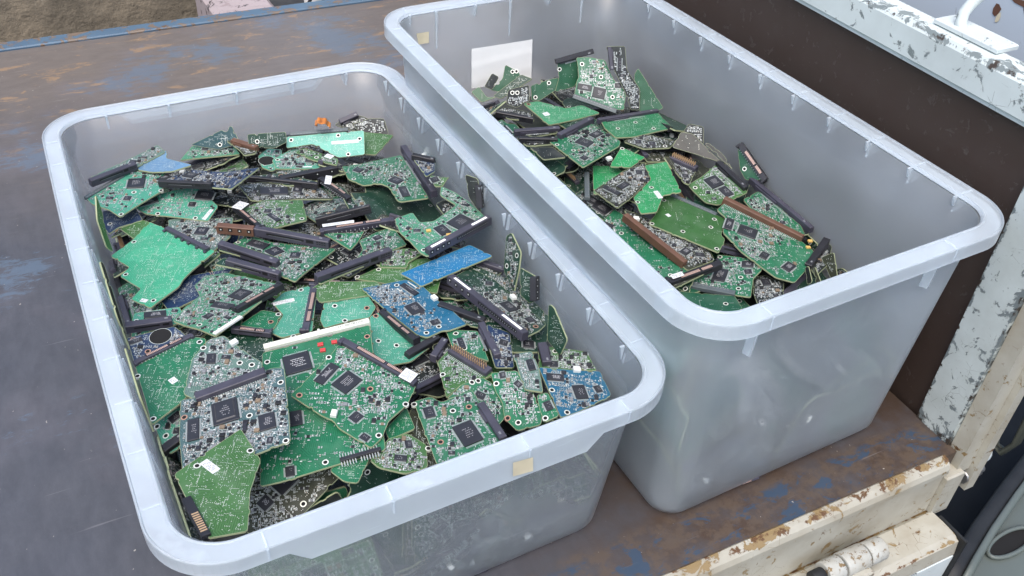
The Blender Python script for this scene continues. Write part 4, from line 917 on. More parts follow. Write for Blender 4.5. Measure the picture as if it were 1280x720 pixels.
{"b":"L","c":"olive","s":"c","O":[0.2513,0.7185,0.1509],"q":[0.9727,0.0202,-0.054,-0.2249],"o":[[-219,-124],[-217,-26],[-128,130],[55,160],[233,88],[135,-7],[74,-63],[69,-151]],"k":[],"ch":[],"ho":[],"so":[],"st":[],"ex":[],"de":1.5,"l":"small tan edged board with an arc cut into its side near the blue boards"},
{"b":"L","c":"mgreen","s":"c","O":[0.2337,0.7527,0.1499],"q":[0.9743,-0.0,0.0,-0.2252],"o":[[-169,67],[-27,214],[148,343],[340,30],[0,-233],[-172,-308],[-110,-86]],"k":[],"ch":[[17,124,96,72,-2.44]],"ho":[],"so":[],"st":[],"ex":[],"de":1.2,"l":"green board with scattered parts just above the longest black bar"},
{"b":"L","c":"darkgreen","s":"c","O":[0.1935,0.7209,0.1548],"q":[0.9737,0.0074,0.0335,-0.225],"o":[[-279,-236],[-251,-116],[363,413],[427,282],[-221,-304]],"k":[["bar2",[-267,-260,409,293],9,9]],"ch":[],"ho":[],"so":[],"st":[],"ex":[],"de":1.0,"l":"longest black connector bar lying across the middle of the heap"},
{"b":"L","c":"green","s":"c","O":[0.2113,0.7775,0.1491],"q":[0.9726,0.0634,-0.0247,-0.2224],"o":[[-188,7],[-290,63],[112,73],[174,114],[128,-63],[63,-189]],"k":[["sata",[-285,68,476,266],7,6]],"ch":[],"ho":[],"so":[],"st":[[-103,152,337,42,-2.91]],"ex":[],"de":1.0,"l":"green board whose slot connector carries a white strip at the middle of the heap"},
{"b":"L","c":"greyg","s":"c","O":[0.2185,0.853,0.1389],"q":[0.9658,-0.1023,-0.0976,-0.2172],"o":[[-463,135],[-205,293],[293,193],[478,-253],[-121,-339]],"k":[["bar2",[-117,-361,488,-257],8,8]],"ch":[[176,-98,157,243,-1.78]],"ho":[],"so":[],"st":[],"ex":[],"de":1.2,"l":"board with a stubby black connector facing the tub front above the white strip"},
{"b":"L","c":"darkgreen","s":"c","O":[0.1621,0.8067,0.1467],"q":[0.9741,0.0116,0.0225,-0.2247],"o":[[-425,29],[-344,128],[381,-13],[383,-142]],"k":[["bar2",[-411,2,400,-139],9,9],["brown4",[-805,-5,-416,-13],9,9]],"ch":[],"ho":[],"so":[],"st":[],"ex":[],"de":1.0,"l":"black bar board with a brown four hole block on its end"},
{"b":"L","c":"olive","s":"c","O":[0.1548,0.8547,0.1481],"q":[0.9733,-0.03,0.0186,-0.2268],"o":[[-390,8],[-181,247],[239,296],[371,-131],[-39,-394]],"k":[["sata",[-450,36,-64,-396],7,6]],"ch":[[10,-126,64,200,-2.33]],"ho":[],"so":[],"st":[[-376,-7,122,153,2.78]],"ex":[],"de":1.2,"l":"olive board with parts beside a short slanted connector carrying a white label"},
{"b":"L","c":"brown","s":"c","O":[0.1728,0.8936,0.1445],"q":[0.9728,0.013,0.0541,-0.2248],"o":[[-512,52],[-283,175],[400,220],[575,22],[164,-75],[-15,-168],[-313,-212]],"k":[],"ch":[[-102,19,335,155,-2.9]],"ho":[],"so":[],"st":[],"ex":[],"de":1.5,"l":"dark brown board with a light rim and pale parts under the slim black bars"},
{"b":"L","c":"darkgreen","s":"c","O":[0.2302,0.8494,0.1546],"q":[0.9731,0.0462,0.0434,-0.2214],"o":[[-303,276],[-2,138],[222,-217],[110,-239],[-36,55]],"k":[["sata",[-278,234,88,-69],7,5]],"ch":[],"ho":[],"so":[],"st":[[-187,184,71,158,-3.11]],"ex":[],"de":1.0,"l":"dark green board with a short slanted connector carrying a white label"},
{"b":"L","c":"darkgreen","s":"c","O":[0.2078,0.9349,0.1404],"q":[0.9737,-0.0179,0.0196,-0.2263],"o":[[-318,-4],[124,174],[377,89],[-174,-252]],"k":[["molex",[-219,-258,396,92],9,9]],"ch":[],"ho":[],"so":[],"st":[],"ex":[],"de":1.0,"l":"black power connector with four white dots facing the tub front"},
{"b":"L","c":"darkgreen","s":"c","O":[0.1795,0.9212,0.1455],"q":[0.974,-0.0186,-0.0061,-0.2257],"o":[[-494,26],[-55,156],[449,-46],[96,-133]],"k":[["bar2",[-471,8,446,-137],6,6]],"ch":[],"ho":[],"so":[],"st":[],"ex":[],"de":1.0,"l":"slim black bar just in front of the four dot power connector"},
{"b":"L","c":"teal","s":"c","O":[0.0602,0.906,0.1479],"q":[0.9734,0.0541,-0.0132,-0.2224],"o":[[-459,-42],[-274,184],[-105,281],[120,338],[430,24],[379,-232],[169,-201],[56,-185],[-322,-141]],"k":[],"ch":[[-340,50,226,85,-2.64],[242,194,156,203,-1.64]],"ho":[[-188,-135],[230,-187]],"so":[],"st":[[350,-124,174,42,-1.86]],"ex":[],"de":0.8,"l":"pale green chip board with a white strip near one edge before the navy board"},
{"b":"L","c":"teal","s":"c","O":[0.0155,0.9388,0.1619],"q":[0.9743,0.0243,0.0056,-0.2239],"o":[[-397,-197],[-135,268],[-111,479],[158,638],[287,437],[365,5],[174,-309],[67,-505],[-87,-390],[-292,-308]],"k":[["flat",[-392,-214,-133,236],6,4]],"ch":[[52,102,193,193,-1.4]],"ho":[[65,-461],[351,3],[76,-58]],"so":[],"st":[],"ex":[],"de":0.9,"l":"pale green chip board with a grey bar on one edge against the back tub corner"},
{"b":"L","c":"navy","s":"c","O":[0.103,0.914,0.1703],"q":[0.9715,-0.0668,-0.0408,-0.2239],"o":[[-609,2],[-314,253],[87,133],[480,205],[289,-319],[58,-249]],"k":[["bar2",[-572,-84,62,-230],7,6]],"ch":[[-280,87,119,169,-2.03],[-570,54,156,112,-2.31]],"ho":[],"so":[],"st":[],"ex":[],"de":1.1,"l":"navy board with a straight white rimmed edge and a black bar at one end"},
{"b":"L","c":"lgreen","s":"c","O":[0.1157,1.0253,0.1413],"q":[0.9741,0.0098,0.0225,-0.2248],"o":[[-266,-264],[-128,-200],[389,-19],[216,240],[16,178],[-213,72]],"k":[],"ch":[],"ho":[],"so":[],"st":[],"ex":[],"de":1.5,"l":"pale board seen nearly edge on in front of the dark upright board"},
{"b":"L","c":"ltblue","s":"s","O":[0.0565,0.97,0.1679],"q":[0.9734,-0.0245,-0.0371,-0.225],"o":[[-229,-130],[-278,188],[-34,305],[25,110],[371,-63],[182,-194],[-44,-197]],"k":[],"ch":[],"ho":[],"so":[],"st":[],"ex":[],"de":1.0,"l":"pale blue grey board lying by the grey board with the wide black bar"},
{"b":"L","c":"greyg","s":"c","O":[0.0329,0.9859,0.1694],"q":[0.9737,0.0299,0.0336,-0.2232],"o":[[-379,-433],[-40,62],[133,332],[260,203],[46,-135]],"k":[["bar2",[-332,-547,29,-138],8,7]],"ch":[],"ho":[],"so":[],"st":[],"ex":[],"de":1.4,"l":"grey board with a wide black bar standing at the back corner by the open bed"},
{"b":"L","c":"dteal","s":"s","O":[0.1364,1.0267,0.1574],"q":[0.8375,0.5084,-0.1117,-0.1664],"o":[[-397,-113],[-9,68],[20,41],[58,48],[84,113],[114,108],[199,-96],[-69,-171]],"k":[],"ch":[],"ho":[],"so":[],"st":[],"ex":[],"de":1.0,"l":"dark teal bare board propped upright with a round notch in its top edge"},
{"b":"L","c":"brown","s":"c","O":[0.153,0.9965,0.153],"q":[0.9735,0.0121,-0.0398,-0.2248],"o":[[-240,166],[-134,175],[179,6],[178,-132],[50,-168],[-39,-40]],"k":[["brownbar",[-156,134,183,-50],8,6]],"ch":[],"ho":[],"so":[],"st":[],"ex":[],"de":1.0,"l":"brown connector block in front of the dark teal upright board"},
{"b":"L","c":"darkgreen","s":"s","O":[0.1823,0.9856,0.1622],"q":[0.8375,0.5084,-0.1117,-0.1664],"o":[[-249,77],[207,106],[216,-17],[62,-91],[-235,-75]],"k":[],"ch":[],"ho":[[-135,-8]],"so":[],"st":[],"ex":[],"de":1.0,"l":"dark green bare board standing upright behind the round hole board"},
{"b":"L","c":"teal","s":"c","O":[0.1796,0.9741,0.1429],"q":[0.974,0.0311,0.0245,-0.2232],"o":[[-163,56],[-79,235],[89,234],[167,-108],[57,-231],[-72,-172]],"k":[],"ch":[],"ho":[],"so":[],"st":[],"ex":[["bighole",-42,-28]],"de":0.9,"l":"pale green board with a large dark round hole through it"},
{"b":"L","c":"teal","s":"c","O":[0.2087,0.9618,0.1435],"q":[0.9739,0.0408,0.0176,-0.2225],"o":[[-138,158],[-52,222],[439,52],[259,-155],[-212,-219],[-292,-49]],"k":[],"ch":[],"ho":[],"so":[],"st":[[146,-132,103,20,-2.94]],"ex":[],"de":1.7,"l":"pale board full of upright parts under the big pale board back"},
{"b":"L","c":"black","s":"c","O":[0.3036,1.0086,0.1494],"q":[0.9357,0.2876,-0.05,-0.198],"o":[[-318,-29],[-104,139],[60,100],[353,-81],[10,-129]],"k":[["bar",[-249,-3,-32,119],8,7]],"ch":[],"ho":[],"so":[],"st":[],"ex":[],"de":1.0,"l":"black cluster board with ragged parts at the back wall"},
{"b":"L","c":"black","s":"c","O":[0.3143,0.9947,0.1511],"q":[0.8629,0.4648,-0.0978,-0.1727],"o":[[-242,23],[-19,94],[163,95],[221,-106],[-123,-107]],"k":[],"ch":[],"ho":[],"so":[],"st":[],"ex":[],"de":1.0,"l":"black board with stub connectors leaning at the back wall"},
{"b":"L","c":"olive","s":"s","O":[0.3067,0.9633,0.1435],"q":[0.9731,0.0485,-0.0286,-0.2234],"o":[[-162,252],[226,190],[47,-221],[-109,-210]],"k":[],"ch":[],"ho":[],"so":[],"st":[],"ex":[],"de":1.0,"l":"yellowish green bare board tucked behind the big pale board back"},
{"b":"L","c":"olive","s":"c","O":[0.2313,0.9527,0.1472],"q":[0.9733,0.0249,-0.0398,-0.2246],"o":[[-283,100],[-209,206],[260,-51],[263,-182],[-41,-67]],"k":[],"ch":[],"ho":[],"so":[],"st":[[142,6,75,106,-2.07]],"ex":[],"de":1.2,"l":"olive board with a small white sticker under the big pale board back"},
{"b":"L","c":"pale","s":"s","O":[0.2463,0.9673,0.1523],"q":[0.9485,0.2431,-0.0276,-0.201],"o":[[-478,89],[451,242],[482,-101],[168,-165],[-153,7],[-463,-69]],"k":[["flat",[-443,126,256,240],6,4]],"ch":[],"ho":[[-417,46],[143,149],[283,-111],[405,117]],"so":[],"st":[[232,60,329,45,-2.99]],"ex":[],"de":1.0,"l":"big pale mint board back with a cut off corner at the back of the heap"},
{"b":"L","c":"navy","s":"c","O":[0.3349,0.85,0.1675],"q":[0.9743,0.0248,0.0023,-0.2239],"o":[[-188,153],[66,98],[76,-83],[-17,-193]],"k":[["bar",[-206,191,60,109],7,6]],"ch":[],"ho":[],"so":[],"st":[],"ex":[],"de":1.2,"l":"navy board corner with a black rim bar near the tub side"},
{"b":"L","c":"olive","s":"c","O":[0.3362,0.8168,0.1685],"q":[0.9712,0.0409,-0.0668,-0.2251],"o":[[-132,104],[79,40],[85,64],[23,-108],[-63,-101]],"k":[],"ch":[[-70,13,93,101,-2.71]],"ho":[],"so":[],"st":[],"ex":[],"de":1.0,"l":"small olive board against the tub side behind the long diagonal bar"},
{"b":"L","c":"mgreen","s":"c","O":[0.2862,0.877,0.146],"q":[0.9739,-0.0243,-0.0056,-0.2258],"o":[[-512,302],[-296,374],[18,546],[164,617],[578,-394],[273,-489],[228,-463],[95,-156],[-1,-86],[-199,-138],[-394,2]],"k":[["bar",[181,766,639,-336],9,8]],"ch":[[168,-20,132,162,-2.19],[288,-278,98,241,-2.8],[-304,210,94,114,-2.12]],"ho":[],"so":[],"st":[],"ex":[],"de":1.0,"l":"green board with two black chips and a long black bar slanting along one edge"},
{"b":"L","c":"black","s":"c","O":[0.328,0.7611,0.1634],"q":[0.9741,0.004,0.0213,-0.2252],"o":[[-200,116],[-117,207],[193,54],[165,-194],[-52,-176]],"k":[],"ch":[],"ho":[],"so":[],"st":[],"ex":[],"de":1.0,"l":"black dense board between the slanting bar and the board with tan capacitors"},
{"b":"L","c":"lgreen","s":"c","O":[0.301,0.747,0.1707],"q":[0.9741,0.0056,-0.0243,-0.2249],"o":[[-430,-18],[-253,97],[-159,-86],[-14,-63],[147,143],[210,236],[22,429],[26,601],[185,477],[358,284],[574,-58],[-38,-665],[-119,-603],[-236,-414],[-354,-263]],"k":[["labelbar",[-40,-636,574,-58],9,9]],"ch":[[272,-86,236,225,-2.26],[88,-230,126,180,-2.5]],"ho":[[-84,-562]],"so":[],"st":[],"ex":[["tan",-55,-241],["tan",158,-316]],"de":1.1,"l":"pale green board with two tan capacitors and a black connector marked with white strips"},
{"b":"L","c":"blue","s":"c","O":[0.238,0.6275,0.1564],"q":[0.9739,-0.0243,-0.0056,-0.2258],"o":[[-624,327],[-320,442],[-199,489],[-28,387],[164,124],[280,7],[439,-211],[273,-310],[215,-311],[82,-416],[-13,-382],[-331,-30]],"k":[["sata",[-379,-80,-16,-491],7,6]],"ch":[[-150,316,63,245,-2.37],[-73,7,146,174,-2.53],[140,-196,89,80,-2.68]],"ho":[],"so":[[106,173]],"st":[],"ex":[],"de":0.9,"l":"blue chip board with a white socket and brown slotted connector in the heap middle"},
{"b":"L","c":"blueb","s":"s","O":[0.2768,0.6799,0.1583],"q":[0.9736,0.0018,-0.0386,-0.2249],"o":[[-385,-78],[302,373],[547,173],[-158,-287],[-281,-158]],"k":[],"ch":[],"ho":[],"so":[],"st":[],"ex":[["ribs"]],"de":1.0,"l":"narrow bright blue board with long raised ribs beside the labelled connector"},
{"b":"L","c":"darkgreen","s":"c","O":[0.3153,0.6015,0.1601],"q":[0.9689,-0.0652,0.0606,-0.2309],"o":[[-557,338],[-380,615],[-118,416],[109,72],[380,-306],[317,-429],[174,-585]],"k":[["labelbar",[-567,310,174,-594],9,8]],"ch":[[22,-83,119,183,-2.52],[226,-274,88,92,-2.55]],"ho":[],"so":[[64,93]],"st":[],"ex":[],"de":1.4,"l":"dark green board with a long black power connector pointing down to the tub side"},
{"b":"L","c":"green","s":"c","O":[0.2564,0.5697,0.1558],"q":[0.9737,-0.0187,-0.0299,-0.2251],"o":[[-172,157],[-114,183],[123,158],[238,-265],[18,-149],[-101,-68]],"k":[["bar",[156,231,316,-233],8,7]],"ch":[[-22,-16,59,165,-2.85]],"ho":[],"so":[],"st":[],"ex":[],"de":1.0,"l":"small tilted green board with a black bar below the blue chip board"},
{"b":"L","c":"darkgreen","s":"c","O":[0.3395,0.6397,0.1793],"q":[0.745,0.2975,-0.4809,-0.3538],"o":[[-97,229],[-18,264],[129,61],[98,-111],[21,-333],[-137,-109]],"k":[],"ch":[],"ho":[],"so":[],"st":[],"ex":[],"de":1.4,"l":"dark green board standing on edge against the tub side, light rim on its curved edge"},
{"b":"L","c":"darkgreen","s":"s","O":[0.3405,0.6037,0.1677],"q":[0.7866,0.4406,-0.321,-0.29],"o":[[-98,203],[91,118],[92,-104],[11,-148],[-97,-70]],"k":[["molex",[69,129,70,-106],8,8]],"ch":[],"ho":[],"so":[],"st":[],"ex":[],"de":1.0,"l":"upright dark board with a black four pin block at the tub side"},
{"b":"L","c":"black","s":"s","O":[0.35,0.7453,0.1918],"q":[0.7893,0.5183,-0.2323,-0.2332],"o":[[-146,189],[-8,148],[4,92],[28,-218],[-11,-193],[-107,-60]],"k":[["molex",[9,89,28,-160],8,8]],"ch":[],"ho":[],"so":[],"st":[],"ex":[],"de":1.0,"l":"blackish board standing upright with pins at one edge by the tub side"},
{"b":"L","c":"darkgreen","s":"s","O":[0.3301,0.5312,0.1773],"q":[0.7269,0.4115,-0.4241,-0.3498],"o":[[-80,225],[-23,204],[138,-74],[58,-240],[-95,-117]],"k":[],"ch":[],"ho":[],"so":[],"st":[],"ex":[],"de":1.0,"l":"thin green board on edge leaning on the tub side near the front corner"},
{"b":"L","c":"olive","s":"s","O":[-0.0177,0.8576,0.1735],"q":[0.7802,0.1931,0.5805,-0.1305],"o":[[-259,197],[-113,126],[64,-23],[259,-121],[158,-162],[-105,-20]],"k":[],"ch":[],"ho":[],"so":[],"st":[],"ex":[],"de":1.0,"l":"board standing on edge against the tub side by the open bed, pale rim"},
{"b":"L","c":"black","s":"s","O":[-0.0249,0.6822,0.1988],"q":[0.804,0.2675,0.5262,-0.0712],"o":[[-306,334],[-253,333],[109,-27],[303,-227],[290,-215],[58,-31]],"k":[],"ch":[],"ho":[],"so":[],"st":[],"ex":[],"de":1.0,"l":"thin dark board on edge along the tub side beside the big plain board"},
{"b":"L","c":"brown","s":"s","O":[-0.022,0.5721,0.2015],"q":[0.804,0.2675,0.5262,-0.0712],"o":[[-229,269],[-221,270],[-11,62],[293,-212],[304,-221],[53,-18]],"k":[],"ch":[],"ho":[],"so":[],"st":[],"ex":[],"de":1.0,"l":"thin board on edge along the tub side beside the bright bare board"},
{"b":"R","c":"dgreen2","s":"s","O":[0.5141,0.5344,0.1439],"q":[0.9735,-0.0209,-0.0334,-0.2251],"o":[[-302,237],[-143,204],[253,135],[294,-63],[27,-305],[-134,-187]],"k":[],"ch":[],"ho":[[141,10]],"so":[],"st":[[62,-139,32,74,-3.05]],"ex":[],"de":1.0,"l":"deep green bare board in the front corner of the far tub"},
{"b":"R","c":"black","s":"c","O":[0.582,0.5339,0.1438],"q":[0.9728,-0.0429,-0.0354,-0.2248],"o":[[-91,171],[20,258],[213,105],[143,-162],[-142,-297],[-140,-55]],"k":[],"ch":[[25,106,93,127,-3.09]],"ho":[],"so":[],"st":[],"ex":[],"de":1.3,"l":"black board with silvery tracks by the front rim of the far tub"},
{"b":"R","c":"black","s":"s","O":[0.6706,0.6316,0.1562],"q":[0.9732,0.0264,-0.0412,-0.2245],"o":[[-183,562],[-83,495],[293,-292],[284,-404],[-20,-506],[-321,224]],"k":[],"ch":[],"ho":[],"so":[],"st":[],"ex":[],"de":1.0,"l":"dark board below the longest black bar of the far tub"},
{"b":"R","c":"green","s":"c","O":[0.664,0.6258,0.1581],"q":[0.974,0.0257,-0.0199,-0.2242],"o":[[-310,265],[-103,428],[-13,296],[245,-212],[250,-367],[160,-456],[-255,99]],"k":[["bar",[-155,637,336,-304],7,7]],"ch":[],"ho":[],"so":[],"st":[[90,296,37,57,-2.39]],"ex":[],"de":1.2,"l":"green board with parts under a long black bar beside the far tub wall"},
{"b":"R","c":"black","s":"c","O":[0.666,0.5467,0.1502],"q":[0.9743,0.017,-0.0089,-0.2244],"o":[[-176,-108],[108,321],[167,210],[50,-98],[-140,-304]],"k":[["bar",[122,289,-202,-185],9,7]],"ch":[],"ho":[],"so":[],"st":[],"ex":[],"de":1.0,"l":"short black connector bar pointing to the front rim beside the headboard wall of the tub"},
{"b":"R","c":"brown","s":"c","O":[0.6045,0.7288,0.1692],"q":[0.9735,-0.0028,0.0354,-0.2258],"o":[[-106,197],[-41,264],[190,67],[51,-294],[-9,-254],[-87,40]],"k":[["ide",[-89,268,188,53],11,6]],"ch":[],"ho":[],"so":[],"st":[],"ex":[],"de":1.4,"l":"brownish board with a black pin header near the middle of the far tub"},
{"b":"R","c":"green","s":"c","O":[0.4957,0.6383,0.15],"q":[0.973,0.0189,-0.0479,-0.2248],"o":[[-401,462],[-240,688],[-158,595],[441,-354],[403,-504],[207,-557],[-50,-267],[-274,76]],"k":[],"ch":[],"ho":[[-199,258],[245,-461]],"so":[],"st":[],"ex":[],"de":0.3,"l":"green board showing rows of solder pins beside the left brown connector"},
{"b":"R","c":"brown","s":"c","O":[0.5258,0.6348,0.1578],"q":[0.9735,0.043,0.0353,-0.2219],"o":[[-451,409],[-276,352],[-29,154],[427,-86],[461,-305],[143,-518],[-309,40]],"k":[["brownide",[-462,257,113,-450],8,8]],"ch":[[158,-220,127,95,-2.33]],"ho":[],"so":[[-330,249]],"st":[],"ex":[],"de":1.7,"l":"dark board dense with parts beside the long brown connector nearest the rim"},
{"b":"R","c":"green","s":"c","O":[0.5604,0.5626,0.1474],"q":[0.9713,-0.0074,-0.078,-0.2248],"o":[[-102,366],[322,219],[313,50],[196,-79],[113,-369],[-40,-310],[-489,-69],[-220,60],[-96,170]],"k":[["flat",[-491,-90,-32,-301],8,6]],"ch":[[182,148,129,106,2.92],[-129,16,216,147,-1.98]],"ho":[[-77,319],[323,223],[73,-46],[17,-222]],"so":[],"st":[],"ex":[],"de":0.8,"l":"green board with four screw holes and a stepped edge near the far tub front"},
{"b":"R","c":"green","s":"c","O":[0.6131,0.5834,0.1571],"q":[0.9735,0.043,0.0353,-0.2219],"o":[[-410,558],[-300,692],[468,149],[572,-4],[444,-290],[229,-558],[38,-508],[-81,-369],[-267,-134],[-408,159],[-331,436]],"k":[["brownide",[-309,725,478,161],8,8]],"ch":[[-128,204,192,217,-1.98],[-318,305,227,93,-1.93],[-20,-178,125,91,-2.17],[216,-324,160,109,-2.32]],"ho":[],"so":[],"st":[],"ex":[["tan",569,154],["tan",519,40]],"de":0.9,"l":"bright green chip board with a long brown connector in the far tub"},
{"b":"R","c":"brown","s":"s","O":[0.5126,0.5742,0.1526],"q":[0.9737,0.0347,-0.0247,-0.2239],"o":[[-249,-98],[-218,-60],[316,199],[349,160],[-183,-191]],"k":[["sata",[-239,-126,344,169],9,6]],"ch":[],"ho":[],"so":[],"st":[[-144,-59,137,62,-2.7]],"ex":[],"de":1.0,"l":"black and gold slotted connector crossing the end of the left brown connector"},
{"b":"R","c":"olive","s":"c","O":[0.6219,0.6879,0.1636],"q":[0.9711,0.0832,-0.0317,-0.2215],"o":[[-280,77],[-102,219],[99,434],[401,-30],[193,-168],[25,-251],[-116,-214],[-221,-43]],"k":[["bar",[116,446,378,-1],8,7]],"ch":[[29,126,183,190,-2.62],[143,-35,117,172,-2.61]],"ho":[[-202,30]],"so":[],"st":[],"ex":[],"de":0.7,"l":"grass green board with a square chip and black bar above the right brown connector"},
{"b":"R","c":"brown","s":"c","O":[0.5989,0.7905,0.1772],"q":[0.9733,0.0375,-0.0335,-0.224],"o":[[-316,2],[-165,145],[16,144],[316,-2],[231,-131],[-85,-153]],"k":[],"ch":[],"ho":[],"so":[],"st":[],"ex":[],"de":1.0,"l":"dim olive board in shade under the broad green board of the far tub"},
{"b":"R","c":"bright2","s":"s","O":[0.5273,0.7546,0.1626],"q":[0.9728,-0.0442,0.0117,-0.2269],"o":[[-213,314],[241,336],[340,195],[-93,-393],[-257,-407]],"k":[["flat",[-299,116,-337,-525],7,4]],"ch":[],"ho":[],"so":[],"st":[],"ex":[],"de":1.0,"l":"vivid green bare board with a dark connector along one edge"},
{"b":"R","c":"bright2","s":"s","O":[0.5504,0.7695,0.1749],"q":[0.9729,0.0707,0.0147,-0.2198],"o":[[-110,20],[-18,227],[256,68],[58,-149],[-184,-159]],"k":[],"ch":[],"ho":[[-9,200]],"so":[[-188,-33]],"st":[],"ex":[],"de":1.0,"l":"vivid green triangular board with a white block beside it"},
{"b":"R","c":"brown","s":"c","O":[0.5289,0.7275,0.1695],"q":[0.9734,0.0541,-0.0132,-0.2224],"o":[[-392,-126],[-43,229],[248,427],[291,128],[56,-202],[-143,-421]],"k":[],"ch":[[-46,-29,144,83,-2.39],[-186,-122,68,226,-2.24]],"ho":[],"so":[],"st":[],"ex":[],"de":1.7,"l":"board crowded with parts lying on the vivid green boards"},
{"b":"R","c":"bright2","s":"s","O":[0.5476,0.6996,0.1748],"q":[0.9743,0.0028,-0.0003,-0.225],"o":[[-55,509],[213,618],[300,-29],[81,-109],[-33,-447],[-212,-490],[-259,-180],[-15,216]],"k":[],"ch":[],"ho":[[-221,-268],[-33,43]],"so":[],"st":[[24,-104,56,150,-2.85]],"ex":[],"de":1.0,"l":"vivid green bare board with an angled outline next to the olive board"},
{"b":"R","c":"olive2","s":"s","O":[0.5639,0.6472,0.1604],"q":[0.974,0.0073,0.0245,-0.225],"o":[[-490,-106],[-357,154],[-252,467],[-168,502],[405,103],[296,-214],[325,-294],[212,-543]],"k":[["flat",[-184,535,316,180],7,3]],"ch":[],"ho":[[-256,384],[-452,-101],[-124,-206],[273,81],[206,-81],[201,-480]],"so":[],"st":[[-246,86,44,54,-2.59]],"ex":[],"de":1.0,"l":"smooth olive bare board with six holes in the middle of the far tub"},
{"b":"R","c":"black","s":"c","O":[0.4745,0.9084,0.18],"q":[0.9742,0.0255,0.0179,-0.2237],"o":[[-271,63],[-100,146],[215,55],[240,-132],[-85,-128]],"k":[["bar2",[-241,-43,226,-135],7,6]],"ch":[],"ho":[],"so":[],"st":[],"ex":[],"de":1.0,"l":"dark board stack edge below the small uprights near the rim, uppermost bar"},
{"b":"R","c":"black","s":"c","O":[0.4791,0.8568,0.18],"q":[0.9741,0.0367,-0.0001,-0.2232],"o":[[-310,-4],[78,82],[270,25],[-36,-102]],"k":[["bar2",[-283,-51,272,75],7,6]],"ch":[],"ho":[],"so":[],"st":[],"ex":[],"de":1.0,"l":"dark bar board behind the chip board with the thick black edge, middle of the stack"},
{"b":"R","c":"black","s":"c","O":[0.4723,0.8361,0.1795],"q":[0.9741,0.0029,0.0191,-0.2252],"o":[[-285,19],[209,120],[231,-14],[-151,-123]],"k":[["bar2",[-259,-31,205,23],7,7]],"ch":[],"ho":[],"so":[],"st":[],"ex":[],"de":1.0,"l":"dark bar board lowest in the shaded stack next to the rim"},
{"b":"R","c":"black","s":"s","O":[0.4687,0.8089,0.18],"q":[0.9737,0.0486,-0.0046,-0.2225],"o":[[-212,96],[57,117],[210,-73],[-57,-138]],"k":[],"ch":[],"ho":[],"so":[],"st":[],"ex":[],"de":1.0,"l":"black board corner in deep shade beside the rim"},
{"b":"R","c":"darkgreen","s":"s","O":[0.5417,0.8545,0.1779],"q":[0.9738,0.0312,-0.0247,-0.224],"o":[[-378,118],[-149,307],[231,109],[269,-53],[116,-266],[-95,-200]],"k":[],"ch":[],"ho":[],"so":[],"st":[],"ex":[],"de":1.0,"l":"dark board filling the gap behind the broad green board"},
{"b":"R","c":"green","s":"c","O":[0.523,0.813,0.1805],"q":[0.9743,-0.0,0.0,-0.2252],"o":[[-449,-17],[-334,156],[60,499],[414,50],[390,-60],[-77,-585]],"k":[["bar",[-331,60,97,517],9,8]],"ch":[[-28,-18,158,199,-2.17],[130,186,170,112,-2.35],[-51,-380,89,86,-2.27]],"ho":[[-357,-90],[-168,-208],[154,-210]],"so":[],"st":[],"ex":[],"de":0.9,"l":"green chip board with a thick black bar on its far edge beside the dark stack"},
{"b":"R","c":"bright3","s":"s","O":[0.5926,0.8249,0.1806],"q":[0.9741,0.0198,0.0227,-0.2241],"o":[[-365,110],[381,436],[538,66],[3,-230],[-208,-282],[-329,-77]],"k":[["bar",[-408,64,392,438],6,5]],"ch":[],"ho":[[-165,-61],[73,123],[289,8]],"so":[],"st":[],"ex":[],"de":1.0,"l":"broad green bare board with a ragged near edge below the upright chip board"},
{"b":"R","c":"lgreen2","s":"s","O":[0.5318,0.8907,0.1821],"q":[0.9741,0.0369,0.006,-0.223],"o":[[-486,117],[-304,193],[53,60],[261,165],[482,3],[170,-177],[-175,-345]],"k":[],"ch":[],"ho":[],"so":[],"st":[[-204,-102,76,71,-2.6]],"ex":[],"de":1.0,"l":"light green bare board with a small white square lying above the dark stack"},
{"b":"R","c":"dgreen3","s":"s","O":[0.5338,0.9421,0.1879],"q":[0.8375,0.5084,-0.1117,-0.1664],"o":[[-184,39],[88,128],[179,139],[158,-5],[-69,-150],[-172,-150]],"k":[],"ch":[],"ho":[],"so":[],"st":[],"ex":[],"de":1.0,"l":"dark green upright board with a light top edge left of the tall boards"},
{"b":"R","c":"dgreen3","s":"s","O":[0.4955,0.9735,0.1917],"q":[0.8528,0.4899,-0.0863,-0.1591],"o":[[-69,24],[-34,202],[138,115],[219,-52],[-23,-166],[-230,-123]],"k":[],"ch":[],"ho":[[60,114],[111,120]],"so":[],"st":[],"ex":[],"de":1.0,"l":"small green board with a pointed top standing in front of the white paper"},
{"b":"R","c":"black","s":"s","O":[0.4743,0.9774,0.1921],"q":[0.8375,0.5084,-0.1117,-0.1664],"o":[[-100,-63],[3,109],[94,60],[2,-107]],"k":[],"ch":[],"ho":[],"so":[],"st":[],"ex":[],"de":1.0,"l":"small black socket block standing in front of the white paper"},
{"b":"R","c":"dgreen3","s":"s","O":[0.4524,0.9571,0.1868],"q":[0.9069,0.3612,-0.0924,-0.1963],"o":[[-152,40],[-52,111],[49,-27],[172,-26],[-17,-97]],"k":[],"ch":[],"ho":[],"so":[],"st":[],"ex":[],"de":1.0,"l":"green board corner lowest beside the rim below the white paper"},
{"b":"R","c":"darkgreen","s":"s","O":[0.4944,0.9517,0.1941],"q":[0.8922,0.3328,-0.1936,-0.2359],"o":[[-284,-108],[85,152],[234,82],[142,30],[-179,-157]],"k":[],"ch":[],"ho":[],"so":[],"st":[],"ex":[],"de":1.0,"l":"pair of thin pale edged boards leaning below the white paper"},
